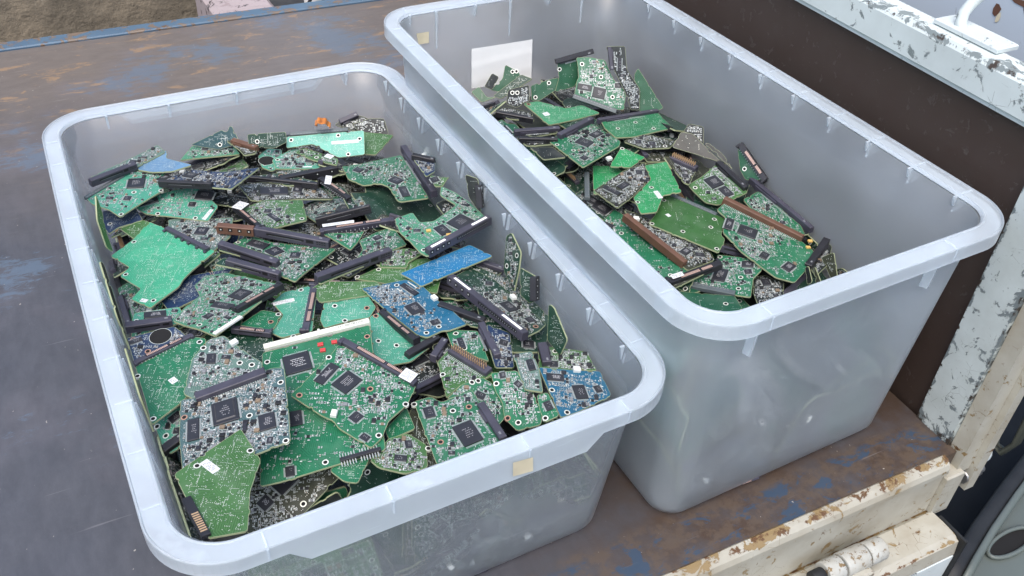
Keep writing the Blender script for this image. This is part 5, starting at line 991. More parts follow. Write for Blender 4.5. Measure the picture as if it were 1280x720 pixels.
{"b":"R","c":"black","s":"c","O":[0.4872,0.9281,0.1931],"q":[0.8375,0.5084,-0.1117,-0.1664],"o":[[-124,70],[-13,103],[142,135],[154,-60],[-13,-147],[-146,-103]],"k":[],"ch":[],"ho":[],"so":[],"st":[],"ex":[],"de":1.0,"l":"black framed board standing between the thin green uprights"},
{"b":"R","c":"dgreen3","s":"s","O":[0.5604,0.9349,0.2055],"q":[0.8092,0.5557,-0.1153,-0.1523],"o":[[-129,193],[127,254],[154,-60],[97,-148],[-149,-210],[-100,-33]],"k":[["bar",[-155,174,333,302],7,7]],"ch":[],"ho":[[-95,76]],"so":[],"st":[],"ex":[],"de":1.0,"l":"dark green upright board with a black bar along its top edge"},
{"b":"R","c":"dgreen3","s":"s","O":[0.6375,0.8648,0.197],"q":[0.818,0.4684,-0.2322,-0.2398],"o":[[-154,249],[-106,335],[229,-164],[111,-220],[-80,-201]],"k":[],"ch":[],"ho":[],"so":[],"st":[],"ex":[],"de":1.0,"l":"green bare board leaning on the headboard side wall beside the tall narrow board"},
{"b":"R","c":"black","s":"c","O":[0.616,0.8822,0.2148],"q":[0.8155,0.5254,-0.1556,-0.1861],"o":[[-260,396],[-23,402],[11,110],[183,-124],[186,-386],[78,-386],[-18,-137],[-152,110]],"k":[["bar",[-220,390,-180,110],6,6]],"ch":[[-85,177,50,184,3.14]],"ho":[],"so":[],"st":[],"ex":[],"de":1.6,"l":"tall narrow board packed with parts standing in the back corner of the far tub"},
{"b":"R","c":"mgreen","s":"c","O":[0.5844,0.9016,0.2108],"q":[0.8765,0.4415,-0.0831,-0.1727],"o":[[-260,270],[-93,280],[112,246],[164,121],[229,-4],[384,-153],[360,-381],[102,-372],[-284,-226],[-246,-12],[-221,26],[-240,202]],"k":[["flat",[-297,-214,256,-401],7,6]],"ch":[[-150,-102,194,80,2.99],[36,-171,171,144,2.94],[280,-73,90,65,-3.12]],"ho":[[-183,190],[61,31],[210,-219]],"so":[],"st":[],"ex":[],"de":0.9,"l":"broad green chip board propped upright at the back of the far tub"},
{"b":"R","c":"black","s":"c","O":[0.6532,0.7769,0.1859],"q":[0.84,0.4648,-0.1809,-0.2136],"o":[[-65,106],[112,65],[118,-153],[-35,-30],[-131,11]],"k":[],"ch":[],"ho":[],"so":[],"st":[],"ex":[],"de":1.2,"l":"small dark board with rounded corners standing by the far wall"},
{"b":"R","c":"black","s":"s","O":[0.6418,0.7511,0.1797],"q":[0.8964,0.365,-0.1359,-0.2113],"o":[[-196,206],[-61,183],[228,-127],[373,-212],[-39,-68],[-307,20]],"k":[],"ch":[],"ho":[],"so":[],"st":[],"ex":[],"de":1.0,"l":"dark board with a long pale edge leaning toward the far wall"},
{"b":"R","c":"black","s":"s","O":[0.6598,0.7326,0.1773],"q":[0.8603,0.3675,-0.2456,-0.2539],"o":[[-164,140],[-124,151],[48,6],[165,-190],[73,-104]],"k":[],"ch":[],"ho":[],"so":[],"st":[],"ex":[],"de":1.0,"l":"thin dark board with a light rim right against the far wall"},
{"b":"R","c":"dgreen3","s":"s","O":[0.6776,0.7015,0.1767],"q":[0.8185,0.3475,-0.3475,-0.2976],"o":[[-108,190],[-27,237],[227,-193],[-14,-178],[-81,-53]],"k":[["satav",[-74,248,227,-200],8,6]],"ch":[],"ho":[[-27,-46]],"so":[],"st":[],"ex":[],"de":1.0,"l":"lone upright board with a slotted black connector leaning on the far wall"},
{"b":"R","c":"black","s":"s","O":[0.6302,0.5271,0.1519],"q":[0.7269,0.4115,-0.4241,-0.3498],"o":[[-43,78],[-4,96],[50,-70],[-3,-104]],"k":[],"ch":[],"ho":[],"so":[],"st":[],"ex":[],"de":1.0,"l":"thin board on edge at the end of the heap, first of three"},
{"b":"R","c":"brown","s":"s","O":[0.639,0.524,0.1508],"q":[0.7269,0.4115,-0.4241,-0.3498],"o":[[-37,77],[-21,86],[55,-64],[3,-99]],"k":[],"ch":[],"ho":[],"so":[],"st":[],"ex":[],"de":1.0,"l":"thin board on edge at the end of the heap, middle of three"},
{"b":"R","c":"brown","s":"s","O":[0.6629,0.5292,0.1518],"q":[0.7269,0.4115,-0.4241,-0.3498],"o":[[-113,87],[18,158],[81,-118],[13,-127]],"k":[],"ch":[],"ho":[],"so":[],"st":[],"ex":[],"de":1.0,"l":"thin board on edge at the end of the heap nearest the far wall"}]
for i, d in enumerate(HEROES): make_board(d, i)

# boards lying deeper in the heap: a few kinds, each built once with its parts and then copied
KINDS = [(100,68),(98,56),(100,92),(94,44),(70,48),(102,74),(88,60),(100,40)]
def proto(k, col):
    rnd = random.Random(50+k*7+len(col)); w, h = KINDS[k][0]*10, KINDS[k][1]*10; W2, H2 = w/2, h/2
    o = [(-W2, -H2), (W2, -H2)]
    n1 = rnd.uniform(.1, .35)*h; n2 = rnd.uniform(.1, .3)*w
    o += [(W2, H2-n1), (W2-n2, H2-n1+rnd.uniform(-30, 60)), (W2-n2-40, H2)] if rnd.random() < .6 else [(W2, H2*.5), (W2-80, H2)]
    o += [(-W2+n2*.8, H2), (-W2+n2*.5, H2-n1*.6), (-W2, H2-n1*.7)] if rnd.random() < .5 else [(-W2+60, H2), (-W2, H2-60)]
    ch = []
    for c in range(2 if k in (3, 7) else 3):
        s_ = rnd.choice((140, 200, 110)); cx = -W2*.6+W2*.55*c+rnd.uniform(-40, 40); cyy = rnd.uniform(-H2*.15, H2*.35)
        ch.append((cx, cyy, s_, rnd.choice((s_, s_, s_*.55)) if s_ < H2 else s_*.6, rnd.choice((0, 0, .785)) if k % 3 == 0 else 0))
    kt = ('sata', 'bar', 'ide', 'bar2', 'sata', 'whiteide' if False else 'idep', 'molex', 'bar')[k]
    f = rnd.uniform(-.9, -.5), rnd.uniform(.55, .95)
    return dict(b='L', c=col, s='c', O=(0, 0, 0), q=(1, 0, 0, 0), o=o, k=[[kt, [f[0]*W2, -H2+15, f[1]*W2, -H2+15], 7, 5.5]], ch=ch,
                ho=[(-W2+50, H2*.2), (W2-50, -H2*.2), (0, H2-60 if k != 2 else 0)], so=[(W2*.4, H2*.1)] if k % 2 else [], st=[], ex=[], de=.9, l='proto')
def copy_tree(o, parent=None):
    c = o.copy(); COL.objects.link(c)
    if parent: c.parent = parent
    for ch in list(o.children): copy_tree(ch, c)
    return c
FILL = [  # mostly black and dark green: shade of the gaps put into board colour
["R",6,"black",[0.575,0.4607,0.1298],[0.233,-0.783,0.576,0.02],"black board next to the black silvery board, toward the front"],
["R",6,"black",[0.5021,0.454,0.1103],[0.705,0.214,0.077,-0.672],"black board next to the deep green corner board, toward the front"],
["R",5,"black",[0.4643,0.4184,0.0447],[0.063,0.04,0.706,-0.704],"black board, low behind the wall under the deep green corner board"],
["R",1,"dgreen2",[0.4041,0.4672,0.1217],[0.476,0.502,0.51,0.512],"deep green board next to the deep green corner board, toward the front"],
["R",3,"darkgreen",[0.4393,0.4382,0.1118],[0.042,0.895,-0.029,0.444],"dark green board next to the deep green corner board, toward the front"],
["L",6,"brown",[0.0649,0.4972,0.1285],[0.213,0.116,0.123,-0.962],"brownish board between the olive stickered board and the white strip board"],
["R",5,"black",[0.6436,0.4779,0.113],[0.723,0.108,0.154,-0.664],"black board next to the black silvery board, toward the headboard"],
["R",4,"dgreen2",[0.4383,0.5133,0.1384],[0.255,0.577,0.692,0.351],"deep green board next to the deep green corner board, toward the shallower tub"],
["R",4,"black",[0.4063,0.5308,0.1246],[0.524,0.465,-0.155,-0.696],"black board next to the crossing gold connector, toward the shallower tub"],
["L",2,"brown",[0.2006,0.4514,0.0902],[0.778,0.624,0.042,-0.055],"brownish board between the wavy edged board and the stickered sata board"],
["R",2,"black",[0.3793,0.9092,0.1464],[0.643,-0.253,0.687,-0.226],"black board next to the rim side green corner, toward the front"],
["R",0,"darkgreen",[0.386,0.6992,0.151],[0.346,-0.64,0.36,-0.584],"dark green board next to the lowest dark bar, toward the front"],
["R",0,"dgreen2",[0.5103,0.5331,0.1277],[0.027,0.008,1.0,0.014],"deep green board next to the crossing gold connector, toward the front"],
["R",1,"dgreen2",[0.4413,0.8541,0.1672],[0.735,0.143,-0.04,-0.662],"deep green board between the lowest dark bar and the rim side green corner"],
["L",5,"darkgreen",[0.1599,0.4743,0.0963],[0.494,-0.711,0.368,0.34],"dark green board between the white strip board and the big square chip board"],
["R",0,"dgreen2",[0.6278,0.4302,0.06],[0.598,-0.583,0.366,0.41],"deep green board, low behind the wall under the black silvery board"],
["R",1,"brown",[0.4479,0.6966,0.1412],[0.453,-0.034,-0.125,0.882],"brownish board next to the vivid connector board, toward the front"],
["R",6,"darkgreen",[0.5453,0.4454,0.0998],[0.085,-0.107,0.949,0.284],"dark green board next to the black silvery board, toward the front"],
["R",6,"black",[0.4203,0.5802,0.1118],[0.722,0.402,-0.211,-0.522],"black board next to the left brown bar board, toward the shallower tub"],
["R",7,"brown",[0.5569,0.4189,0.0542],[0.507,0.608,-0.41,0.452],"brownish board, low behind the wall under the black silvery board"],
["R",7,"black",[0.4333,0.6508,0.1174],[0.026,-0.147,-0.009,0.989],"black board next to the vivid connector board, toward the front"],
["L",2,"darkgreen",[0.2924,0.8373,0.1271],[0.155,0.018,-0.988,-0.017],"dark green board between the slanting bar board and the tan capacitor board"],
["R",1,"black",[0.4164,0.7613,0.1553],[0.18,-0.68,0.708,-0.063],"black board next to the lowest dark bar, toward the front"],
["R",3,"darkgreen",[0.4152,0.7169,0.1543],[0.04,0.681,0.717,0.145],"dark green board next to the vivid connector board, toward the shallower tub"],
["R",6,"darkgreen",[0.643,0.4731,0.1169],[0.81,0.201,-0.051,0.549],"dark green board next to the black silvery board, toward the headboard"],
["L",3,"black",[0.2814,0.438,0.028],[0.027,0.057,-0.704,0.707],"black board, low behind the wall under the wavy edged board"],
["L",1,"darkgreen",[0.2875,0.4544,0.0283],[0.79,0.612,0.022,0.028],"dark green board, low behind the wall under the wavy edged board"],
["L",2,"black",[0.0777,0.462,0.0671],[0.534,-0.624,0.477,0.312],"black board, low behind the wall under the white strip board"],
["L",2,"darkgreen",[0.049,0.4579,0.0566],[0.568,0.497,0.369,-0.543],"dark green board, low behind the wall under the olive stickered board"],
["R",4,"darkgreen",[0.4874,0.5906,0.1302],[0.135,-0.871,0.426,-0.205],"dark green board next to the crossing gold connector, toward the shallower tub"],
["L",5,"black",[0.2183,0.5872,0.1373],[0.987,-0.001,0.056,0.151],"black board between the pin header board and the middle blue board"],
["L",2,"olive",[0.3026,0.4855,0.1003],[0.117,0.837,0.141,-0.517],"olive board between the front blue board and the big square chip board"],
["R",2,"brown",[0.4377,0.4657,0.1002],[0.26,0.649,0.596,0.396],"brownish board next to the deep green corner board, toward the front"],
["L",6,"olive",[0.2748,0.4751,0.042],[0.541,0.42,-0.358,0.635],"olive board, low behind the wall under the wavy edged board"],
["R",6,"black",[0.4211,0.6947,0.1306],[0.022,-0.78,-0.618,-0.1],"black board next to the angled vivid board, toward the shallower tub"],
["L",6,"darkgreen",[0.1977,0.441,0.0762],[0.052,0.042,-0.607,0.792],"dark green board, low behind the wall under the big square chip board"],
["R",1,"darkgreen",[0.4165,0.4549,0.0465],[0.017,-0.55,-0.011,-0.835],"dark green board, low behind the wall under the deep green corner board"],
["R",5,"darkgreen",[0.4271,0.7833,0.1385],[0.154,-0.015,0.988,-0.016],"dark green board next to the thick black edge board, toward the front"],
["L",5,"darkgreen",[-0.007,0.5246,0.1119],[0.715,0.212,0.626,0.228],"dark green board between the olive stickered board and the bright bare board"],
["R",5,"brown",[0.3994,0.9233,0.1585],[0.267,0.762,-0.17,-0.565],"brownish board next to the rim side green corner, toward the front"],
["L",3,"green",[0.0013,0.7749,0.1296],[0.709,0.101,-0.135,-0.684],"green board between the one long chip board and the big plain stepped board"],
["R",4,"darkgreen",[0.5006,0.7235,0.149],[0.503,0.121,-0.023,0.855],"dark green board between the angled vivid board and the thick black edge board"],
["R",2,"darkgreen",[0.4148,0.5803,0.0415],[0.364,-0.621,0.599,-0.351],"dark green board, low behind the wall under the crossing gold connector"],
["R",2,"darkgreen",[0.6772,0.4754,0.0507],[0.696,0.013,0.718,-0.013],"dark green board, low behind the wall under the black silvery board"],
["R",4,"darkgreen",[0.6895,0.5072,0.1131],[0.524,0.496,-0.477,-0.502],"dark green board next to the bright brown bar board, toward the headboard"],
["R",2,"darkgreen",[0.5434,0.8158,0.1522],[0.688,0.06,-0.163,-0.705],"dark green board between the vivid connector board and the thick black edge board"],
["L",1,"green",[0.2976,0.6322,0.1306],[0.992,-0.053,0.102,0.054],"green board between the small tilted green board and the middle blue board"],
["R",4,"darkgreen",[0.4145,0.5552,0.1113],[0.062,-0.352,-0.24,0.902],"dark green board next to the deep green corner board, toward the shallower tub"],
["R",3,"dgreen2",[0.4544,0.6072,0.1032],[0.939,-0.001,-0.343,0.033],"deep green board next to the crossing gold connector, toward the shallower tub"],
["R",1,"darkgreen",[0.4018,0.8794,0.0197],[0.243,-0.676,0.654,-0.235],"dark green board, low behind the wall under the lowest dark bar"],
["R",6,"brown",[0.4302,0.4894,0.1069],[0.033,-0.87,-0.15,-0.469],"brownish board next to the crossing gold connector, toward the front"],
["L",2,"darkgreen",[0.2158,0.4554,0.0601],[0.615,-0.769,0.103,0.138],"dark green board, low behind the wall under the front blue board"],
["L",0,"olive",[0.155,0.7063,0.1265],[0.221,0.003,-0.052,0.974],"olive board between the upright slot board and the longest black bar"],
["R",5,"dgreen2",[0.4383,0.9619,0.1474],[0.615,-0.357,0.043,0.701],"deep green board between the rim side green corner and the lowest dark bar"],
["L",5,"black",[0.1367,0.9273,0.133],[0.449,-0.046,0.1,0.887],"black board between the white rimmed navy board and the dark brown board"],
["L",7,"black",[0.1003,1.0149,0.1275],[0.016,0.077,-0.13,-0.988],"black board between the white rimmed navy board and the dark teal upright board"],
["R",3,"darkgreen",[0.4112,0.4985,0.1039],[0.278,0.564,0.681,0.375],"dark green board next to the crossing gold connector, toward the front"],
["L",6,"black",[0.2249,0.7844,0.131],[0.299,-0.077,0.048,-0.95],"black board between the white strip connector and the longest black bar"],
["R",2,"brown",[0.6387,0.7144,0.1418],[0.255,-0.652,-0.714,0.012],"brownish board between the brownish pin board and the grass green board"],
["R",3,"darkgreen",[0.3956,0.87,0.1204],[0.55,-0.408,0.014,0.728],"dark green board next to the lowest dark bar, toward the shallower tub"],
["L",6,"black",[0.0276,0.5178,0.121],[0.019,-0.682,-0.708,-0.184],"black board next to the olive stickered board, toward the front"],
["R",3,"darkgreen",[0.4604,0.8309,0.1574],[0.097,0.671,0.733,0.063],"dark green board between the lowest dark bar and the vivid connector board"],
["L",3,"darkgreen",[0.1963,0.4303,0.0507],[0.237,0.262,0.661,-0.662],"dark green board, low behind the wall under the pin header board"],
["R",5,"black",[0.5143,0.9254,0.1635],[0.032,0.736,-0.675,0.036],"black board between the white square board and the pointed top board"],
["R",5,"black",[0.5325,0.4612,0.1024],[0.889,0.314,-0.137,0.305],"black board next to the deep green corner board, toward the headboard"],
["R",4,"darkgreen",[0.4879,0.4328,0.0225],[0.865,0.502,-0.007,-0.011],"dark green board, low behind the wall under the four hole stepped board"],
["R",5,"brown",[0.5148,0.4532,0.0746],[0.305,-0.619,-0.657,-0.303],"brownish board, low behind the wall under the deep green corner board"],
["R",5,"darkgreen",[0.6328,0.4378,0.0503],[0.589,-0.407,-0.445,-0.538],"dark green board, low behind the wall under the bright brown bar board"],
["L",2,"black",[0.2075,1.0359,0.0854],[0.027,-0.026,0.668,-0.743],"black board between the pale hole board and the dark teal upright board"],
["L",2,"olive",[0.1026,0.9842,0.1307],[0.019,-0.083,0.207,0.975],"olive board between the white rimmed navy board and the dark teal upright board"],
["R",1,"dgreen2",[0.631,0.8119,0.165],[0.992,0.034,0.122,0.016],"deep green board between the dim olive board and the pale edged leaning board"],
["L",6,"black",[0.0845,0.9074,0.1271],[0.989,-0.097,-0.05,-0.098],"black board between the white rimmed navy board and the upper twin black bar"],
["L",5,"darkgreen",[0.3068,0.6979,0.1192],[0.697,-0.032,0.158,0.698],"dark green board between the ribbed blue board and the middle blue board"],
["L",5,"darkgreen",[0.1831,0.8545,0.1236],[0.018,0.154,-0.987,0.039],"dark green board between the brown four hole block and the stubby connector board"],
["L",4,"black",[0.203,0.7623,0.1312],[0.148,0.047,0.034,-0.987],"black board between the longest black bar and the white strip connector"],
["L",1,"brown",[0.3121,0.5414,0.0246],[0.712,-0.363,0.273,-0.535],"brownish board, low behind the wall under the wavy edged board"],
["R",5,"black",[0.6075,0.5416,0.1121],[0.052,0.113,-0.966,-0.228],"black board between the black silvery board and the deep green corner board"],
["R",1,"darkgreen",[0.6288,0.513,0.1212],[0.264,-0.948,-0.172,0.044],"dark green board next to the bright brown bar board, toward the front"],
["R",5,"black",[0.482,0.444,0.0495],[0.89,0.453,-0.03,0.034],"black board, low behind the wall under the black silvery board"],
["R",3,"darkgreen",[0.6566,0.8429,0.167],[0.043,-0.685,-0.71,0.157],"dark green board between the dim olive board and the tall narrow board"],
["R",7,"brown",[0.6108,0.8123,0.164],[0.64,-0.032,0.042,-0.767],"brownish board between the dim olive board and the brownish pin board"],
["L",7,"darkgreen",[-0.0025,0.8809,0.1118],[0.704,-0.028,-0.267,-0.657],"dark green board between the big plain stepped board and the smooth navy board"],
["R",5,"black",[0.607,0.624,0.1363],[0.971,-0.084,0.173,-0.14],"black board between the four hole stepped board and the smooth olive board"],
["L",3,"black",[0.2171,0.5482,0.1108],[0.318,-0.0,-0.0,-0.948],"black board between the big square chip board and the small tilted green board"],
["L",5,"brown",[0.2878,0.888,0.114],[0.988,-0.044,0.148,-0.0],"brownish board between the stubby connector board and the slanting bar board"],
["R",4,"darkgreen",[0.5934,0.9238,0.1642],[0.031,0.129,0.989,-0.058],"dark green board between the white square board and the broad upright chip board"],
["L",5,"brown",[0.0357,0.4769,0.0548],[0.578,0.358,-0.503,0.533],"brownish board, low behind the wall under the olive stickered board"],
["R",2,"darkgreen",[0.6389,0.6544,0.1468],[0.02,0.72,-0.692,-0.044],"dark green board between the grass green board and the smooth olive board"],
["R",4,"brown",[0.4165,0.8286,0.1379],[0.207,0.845,0.493,0.004],"brownish board next to the lowest dark bar, toward the shallower tub"],
["L",5,"black",[0.2844,0.72,0.1259],[0.925,-0.138,0.135,-0.327],"black board between the ribbed blue board and the tan capacitor board"],
["R",0,"black",[0.6105,0.9743,0.1506],[0.007,-0.141,0.035,-0.989],"black board between the black topped upright and the white square board"],
["L",4,"olive",[0.2857,0.5633,0.1198],[0.008,0.287,-0.957,0.045],"olive board between the small tilted green board and the wavy edged board"],
["L",5,"olive",[0.1386,0.7604,0.1219],[0.091,-0.423,-0.9,0.048],"olive board between the lower twin black bar and the upright slot board"],
["L",7,"darkgreen",[0.3035,0.9865,0.1069],[0.627,0.052,0.182,0.755],"dark green board between the slanting bar board and the pale mint board"],
["L",7,"brown",[0.2928,0.7705,0.1384],[0.287,0.157,0.131,0.936],"brownish board between the tan capacitor board and the ribbed blue board"],
["L",0,"olive",[0.0323,0.8255,0.1198],[0.97,-0.076,-0.197,0.122],"olive board between the crowded slotted board and the upper twin black bar"],
["R",7,"black",[0.5009,0.6913,0.1374],[0.728,0.073,0.053,-0.68],"black board between the left brown bar board and the vivid connector board"],
["L",6,"green",[0.2555,0.9383,0.1117],[0.598,-0.052,0.037,-0.799],"green board between the stubby connector board and the four dot connector"],
["L",5,"green",[0.3214,0.5089,0.0642],[0.175,-0.658,-0.499,0.536],"green board, low behind the wall under the front blue board"],
["L",4,"olive",[0.0169,0.9448,0.1126],[0.285,-0.229,0.116,0.923],"olive board between the smooth navy board and the big plain stepped board"],
["L",2,"darkgreen",[0.2225,0.4652,0.0647],[0.185,0.212,-0.562,0.778],"dark green board tilted on edge, low behind the wall under the wavy edged board"],
["L",1,"black",[0.214,0.98,0.1284],[0.87,-0.12,-0.033,0.477],"black board between the four dot connector and the pale mint board"],
["L",6,"darkgreen",[-0.0115,0.5469,0.1122],[0.247,0.629,0.247,0.694],"dark green board between the bright bare board and the olive stickered board"],
["L",5,"green",[0.0843,0.4794,0.0603],[0.52,-0.539,0.586,0.31],"green board, low behind the wall under the white strip board"],
["L",1,"green",[0.0531,0.8058,0.1242],[0.844,0.1,-0.227,-0.475],"green board between the lower twin black bar and the crowded slotted board"],
["L",2,"black",[0.1126,0.7203,0.1208],[0.026,-0.841,-0.539,-0.043],"black board between the upright slot board and the lower twin black bar"],
["L",5,"green",[0.2228,0.695,0.126],[0.026,-0.894,-0.43,0.12],"green board between the longest black bar and the middle blue board"],
["L",0,"brown",[0.2294,0.9675,0.1268],[0.032,0.689,-0.719,0.087],"brownish board between the pale mint board and the stubby connector board"],
["L",5,"darkgreen",[0.0148,0.8343,0.1196],[0.184,0.677,0.71,0.063],"dark green board between the one long chip board and the smooth navy board"],
["L",2,"black",[-0.0019,0.9669,0.0466],[0.498,-0.486,-0.501,0.515],"black board, low behind the wall under the smooth navy board"],
["R",5,"black",[0.5156,0.7746,0.1327],[0.571,-0.036,-0.031,-0.819],"black board between the vivid connector board and the lowest dark bar"],
["R",7,"dgreen2",[0.5232,0.837,0.1595],[0.096,-0.196,0.968,-0.125],"deep green board between the thick black edge board and the lowest dark bar"],
["L",0,"olive",[0.0738,0.4506,0.062],[0.787,0.613,-0.064,0.018],"olive board, low behind the wall under the olive stickered board"],
["L",5,"black",[0.2273,0.5968,0.1267],[0.005,0.907,0.421,-0.007],"black board between the pin header board and the big square chip board"],
["R",0,"black",[0.4062,0.8791,0.1136],[0.569,-0.392,0.031,0.722],"black board next to the lowest dark bar, toward the shallower tub"],
["R",1,"black",[0.4818,0.9884,0.1019],[0.485,-0.174,-0.572,-0.638],"black board between the rim side green corner and the lowest dark bar"],
["L",6,"black",[0.0281,0.7348,0.1246],[0.507,-0.144,0.046,0.849],"black board between the crowded slotted board and the one long chip board"],
["L",2,"black",[-0.0154,0.8503,0.0466],[0.529,-0.486,0.471,-0.513],"black board, deep under the one long chip board"],
["R",1,"darkgreen",[0.5281,0.769,0.1399],[0.035,-0.247,-0.965,0.078],"dark green board between the vivid connector board and the lowest dark bar"],
["L",3,"black",[0.0031,0.4804,0.0517],[0.651,-0.181,-0.696,0.244],"black board, low behind the wall under the olive stickered board"],
["R",5,"brown",[0.5485,0.4633,0.1001],[0.708,0.219,0.064,-0.669],"brownish board next to the black silvery board, toward the front"],
["R",0,"dgreen2",[0.5485,0.6006,0.1334],[0.029,0.996,0.07,-0.034],"deep green board between the crossing gold connector and the four hole stepped board"],
["L",2,"brown",[0.168,0.8485,0.1282],[0.99,0.002,0.014,-0.142],"brownish board between the brown four hole block and the stubby connector board"],
["L",2,"brown",[0.3156,0.5249,0.0596],[0.194,-0.625,-0.559,0.51],"brownish board, low behind the wall under the front blue board"],
["R",1,"black",[0.6313,0.5282,0.1218],[0.035,-0.998,-0.042,0.032],"black board between the black silvery board and the long black bar board"],
["L",1,"darkgreen",[-0.0104,0.9604,0.0286],[0.488,-0.496,-0.512,0.504],"dark green board, low behind the wall under the smooth navy board"],
["L",5,"black",[0.2814,0.963,0.1234],[0.495,-0.179,0.031,-0.849],"black board between the pale mint board and the slanting bar board"],
["R",4,"black",[0.4169,0.4872,0.0959],[0.567,-0.278,-0.379,0.677],"black board next to the crossing gold connector, toward the front"],
["R",3,"brown",[0.6127,0.909,0.1503],[0.175,-0.03,0.06,0.982],"brownish board between the ragged edged board and the tall narrow board"],
["R",0,"darkgreen",[0.6848,0.5977,0.0944],[0.725,0.049,-0.687,-0.022],"dark green board next to the long black bar board, toward the headboard"],
["L",2,"black",[0.2487,0.4789,0.048],[0.423,-0.546,-0.63,-0.354],"black board, low behind the wall under the big square chip board"],
["R",5,"darkgreen",[0.605,1.0021,0.0975],[0.165,0.103,-0.672,0.715],"dark green board between the white square board and the black topped upright"],
["L",6,"navy",[0.0745,0.8758,0.1169],[0.106,0.211,0.972,-0.004],"navy board between the upper twin black bar and the crowded slotted board"],
["L",4,"darkgreen",[0.1814,0.6664,0.1391],[0.752,-0.037,0.046,0.656],"dark green board between the middle blue board and the longest black bar"],
["R",6,"black",[0.4966,0.8464,0.1465],[0.104,0.83,0.545,0.052],"black board between the lowest dark bar and the vivid connector board"],
["R",0,"black",[0.6171,0.8083,0.1582],[0.038,0.513,-0.857,-0.037],"black board between the dim olive board and the brownish pin board"],
["R",3,"black",[0.5047,0.4391,0.0215],[0.842,0.539,-0.007,-0.011],"black board, low behind the wall under the four hole stepped board"],
["L",7,"green",[0.0014,0.7424,0.0994],[0.701,0.122,-0.263,-0.652],"green board, deep under the navy hole board"],
["L",3,"black",[0.2652,0.743,0.1242],[0.014,-0.928,-0.364,0.074],"black board between the longest black bar and the ribbed blue board"],
["L",4,"olive",[0.0087,0.7479,0.1239],[0.643,-0.161,-0.01,0.749],"olive board between the one long chip board and the crowded slotted board"],
["L",2,"black",[0.027,0.7529,0.1286],[0.691,-0.085,-0.049,0.716],"black board between the crowded slotted board and the big plain stepped board"],
["L",0,"brown",[0.0294,0.9137,0.1136],[0.859,-0.049,-0.259,-0.439],"brownish board between the smooth navy board and the big plain stepped board"],
["R",1,"darkgreen",[0.636,0.4609,0.1139],[0.202,-0.963,-0.175,0.034],"dark green board next to the four hole stepped board, toward the headboard"],
["R",1,"dgreen2",[0.4209,0.9685,0.1239],[0.305,0.259,0.896,-0.191],"deep green board next to the rim side green corner, toward the front"],
["L",2,"navy",[0.2956,0.7424,0.1171],[0.007,-0.19,-0.104,-0.976],"navy board between the ribbed blue board and the tan capacitor board"],
["R",4,"brown",[0.4042,0.9636,0.0323],[0.527,-0.402,0.311,0.681],"brownish board, low behind the wall under the rim side green corner"],
["R",0,"black",[0.6243,0.7873,0.1479],[0.865,0.085,0.068,0.491],"black board between the pale edged leaning board and the brownish pin board"],
["L",0,"brown",[0.1933,0.7758,0.1206],[0.269,0.02,0.028,0.963],"brownish board between the longest black bar and the brown four hole block"],
["L",5,"green",[0.0407,0.7153,0.1128],[0.26,0.197,0.944,-0.041],"green board between the crowded slotted board and the upright slot board"],
["L",4,"darkgreen",[0.0203,0.6438,0.1181],[0.012,0.092,-0.0,-0.996],"dark green board between the bright bare board and the grey chip board"],
["L",2,"brown",[0.0278,0.9805,0.0756],[0.03,0.89,0.034,0.453],"brownish board, low behind the wall under the smooth navy board"],
["L",7,"brown",[0.1841,0.436,0.0274],[0.669,0.74,0.028,-0.063],"brownish board, deep under the big square chip board"],
["R",4,"brown",[0.5192,0.5875,0.1221],[0.011,-0.282,-0.958,0.039],"brownish board between the deep green corner board and the left brown bar board"],
["R",0,"black",[0.4695,0.8812,0.1491],[0.061,-0.808,0.563,-0.161],"black board between the lowest dark bar and the white square board"],
["L",0,"brown",[0.1961,0.9646,0.1203],[0.045,0.605,-0.791,0.072],"brownish board between the pale hole board and the dark brown board"],
["R",2,"brown",[0.4345,0.7945,0.1221],[0.019,-0.742,0.67,-0.017],"brownish board next to the lowest dark bar, toward the front"],
["R",5,"dgreen2",[0.4556,0.6754,0.1191],[0.259,0.157,0.087,-0.949],"deep green board next to the left brown bar board, toward the shallower tub"],
["L",0,"darkgreen",[0.0001,0.8159,0.0423],[0.505,0.523,0.561,0.396],"dark green board, deep under the navy hole board"],
["L",5,"black",[0.2629,0.6761,0.1237],[0.092,0.96,-0.259,-0.047],"black board between the middle blue board and the ribbed blue board"],
["R",4,"black",[0.5629,0.7161,0.1494],[0.972,-0.032,0.108,0.206],"black board between the angled vivid board and the vivid connector board"],
["L",5,"navy",[0.1459,0.6309,0.1276],[0.064,-0.048,0.024,0.997],"navy board, deep under the stickered sata board"],
["L",4,"black",[0.0199,0.7711,0.0347],[0.159,0.837,0.372,0.368],"black board, deep under the bright bare board"],
["L",6,"darkgreen",[0.0255,0.6188,0.1145],[0.066,0.69,0.718,0.064],"dark green board between the grey chip board and the navy hole board"],
["L",5,"green",[0.0266,0.6281,0.1032],[0.693,0.077,-0.067,-0.713],"green board between the olive stickered board and the bright bare board"],
["L",5,"black",[0.1379,1.0346,0.0837],[0.386,-0.38,-0.639,-0.545],"black board, low behind the wall under the dark teal upright board"],
["L",0,"darkgreen",[0.1551,0.4723,0.0454],[0.036,-0.189,-0.823,-0.534],"dark green board, deep under the big square chip board"],
["R",3,"darkgreen",[0.6341,0.6004,0.1505],[0.991,0.055,0.069,0.096],"dark green board between the long black bar board and the black silvery board"],
["R",1,"darkgreen",[0.4146,0.9686,0.0448],[0.522,-0.407,0.305,0.685],"dark green board, low behind the wall under the rim side green corner"],
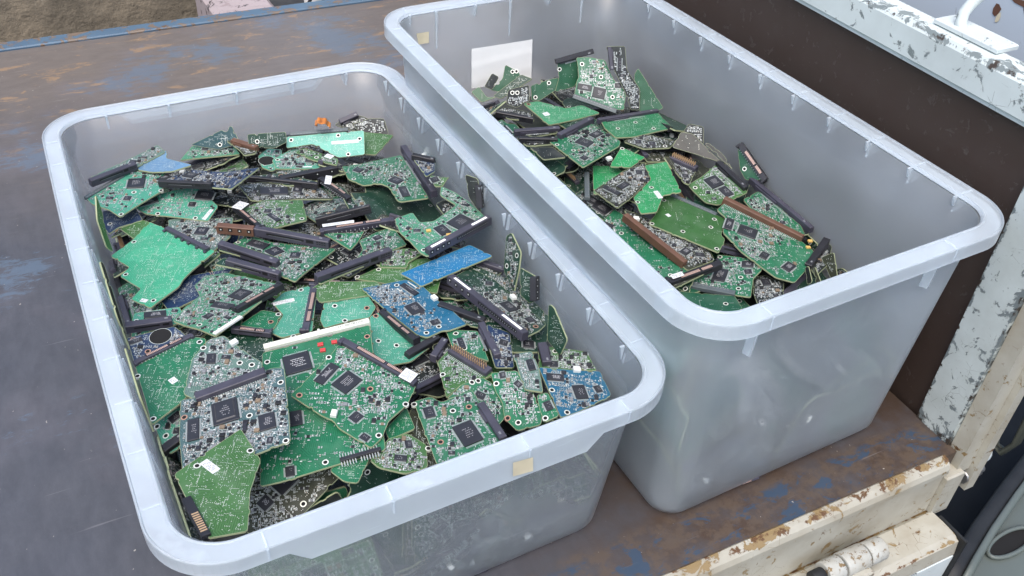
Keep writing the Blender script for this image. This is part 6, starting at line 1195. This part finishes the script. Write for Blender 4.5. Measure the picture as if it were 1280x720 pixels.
["L",7,"darkgreen",[0.2228,0.861,0.1162],[0.434,-0.049,0.024,0.899],"dark green board between the white strip connector and the slanting bar board"],
["L",6,"black",[0.0196,0.7649,0.0249],[0.294,-0.619,0.658,-0.312],"black board, deep under the navy hole board"]]
protos = {}
for n_, (b, k, col, loc, q, lab) in enumerate(FILL):
    if (k, col) not in protos:
        e = make_board(proto(k, col), 500+k); protos[(k, col)] = e
    else: e = copy_tree(protos[(k, col)])
    e.location = loc; e.rotation_quaternion = q; e['label'] = lab
    e['group'] = 'loose circuit boards in the '+('near' if b == 'L' else 'far')+' tub'

# curled scrap of orange flex film and a loose white plastic block on the near heap
mb = MB(); n = 22; pts = []
for i in range(n+1):
    t = i/n; a = 3.9*t-.3; r_ = .010*(1-.35*t+.12*math.sin(t*23)); pts.append((math.cos(a)*r_, -math.sin(a)*r_*.3, math.sin(a)*r_+.002*t))
for side, hw_ in ((0, 0), ):
    for i in range(n):
        (x0, y0, z0), (x1, y1, z1) = pts[i], pts[i+1]; w0 = .011*(1-.3*abs(2*i/n-1)); w1 = .011*(1-.3*abs(2*(i+1)/n-1))
        A = [(x0, y0-w0/2, z0), (x1, y1-w1/2, z1), (x1, y1+w1/2, z1), (x0, y0+w0/2, z0)]
        B = [(x*.965, y, z*.965) for x, y, z in A]
        mb.face(A, 'kapton', True); mb.face(B[::-1], 'kapton', True)
        mb.face([A[0], B[0], B[1], A[1]], 'kapton'); mb.face([A[3], A[2], B[2], B[3]], 'kapton')
o = thing('flex_film', 'curled orange plastic film standing up at the back of the near heap', 'film', (0.2479, 0.983, 0.172), data=mb.mesh('flex_film')); o.rotation_euler = (.25, .1, -.35)
mb = MB(); mb.box(0, 0, .012, .006, 0, .006, 'white_part', 0, .001); mb.box(.004, .002, .007, .004, .006, .0085, 'white_part', .3, .001)
o = thing('plastic_block', 'small white plastic block lying near the back right corner of the near heap', 'plastic block', (0.3511, 0.8985, 0.152), data=mb.mesh('plastic_block')); o.rotation_euler = (.2, -.2, .4)
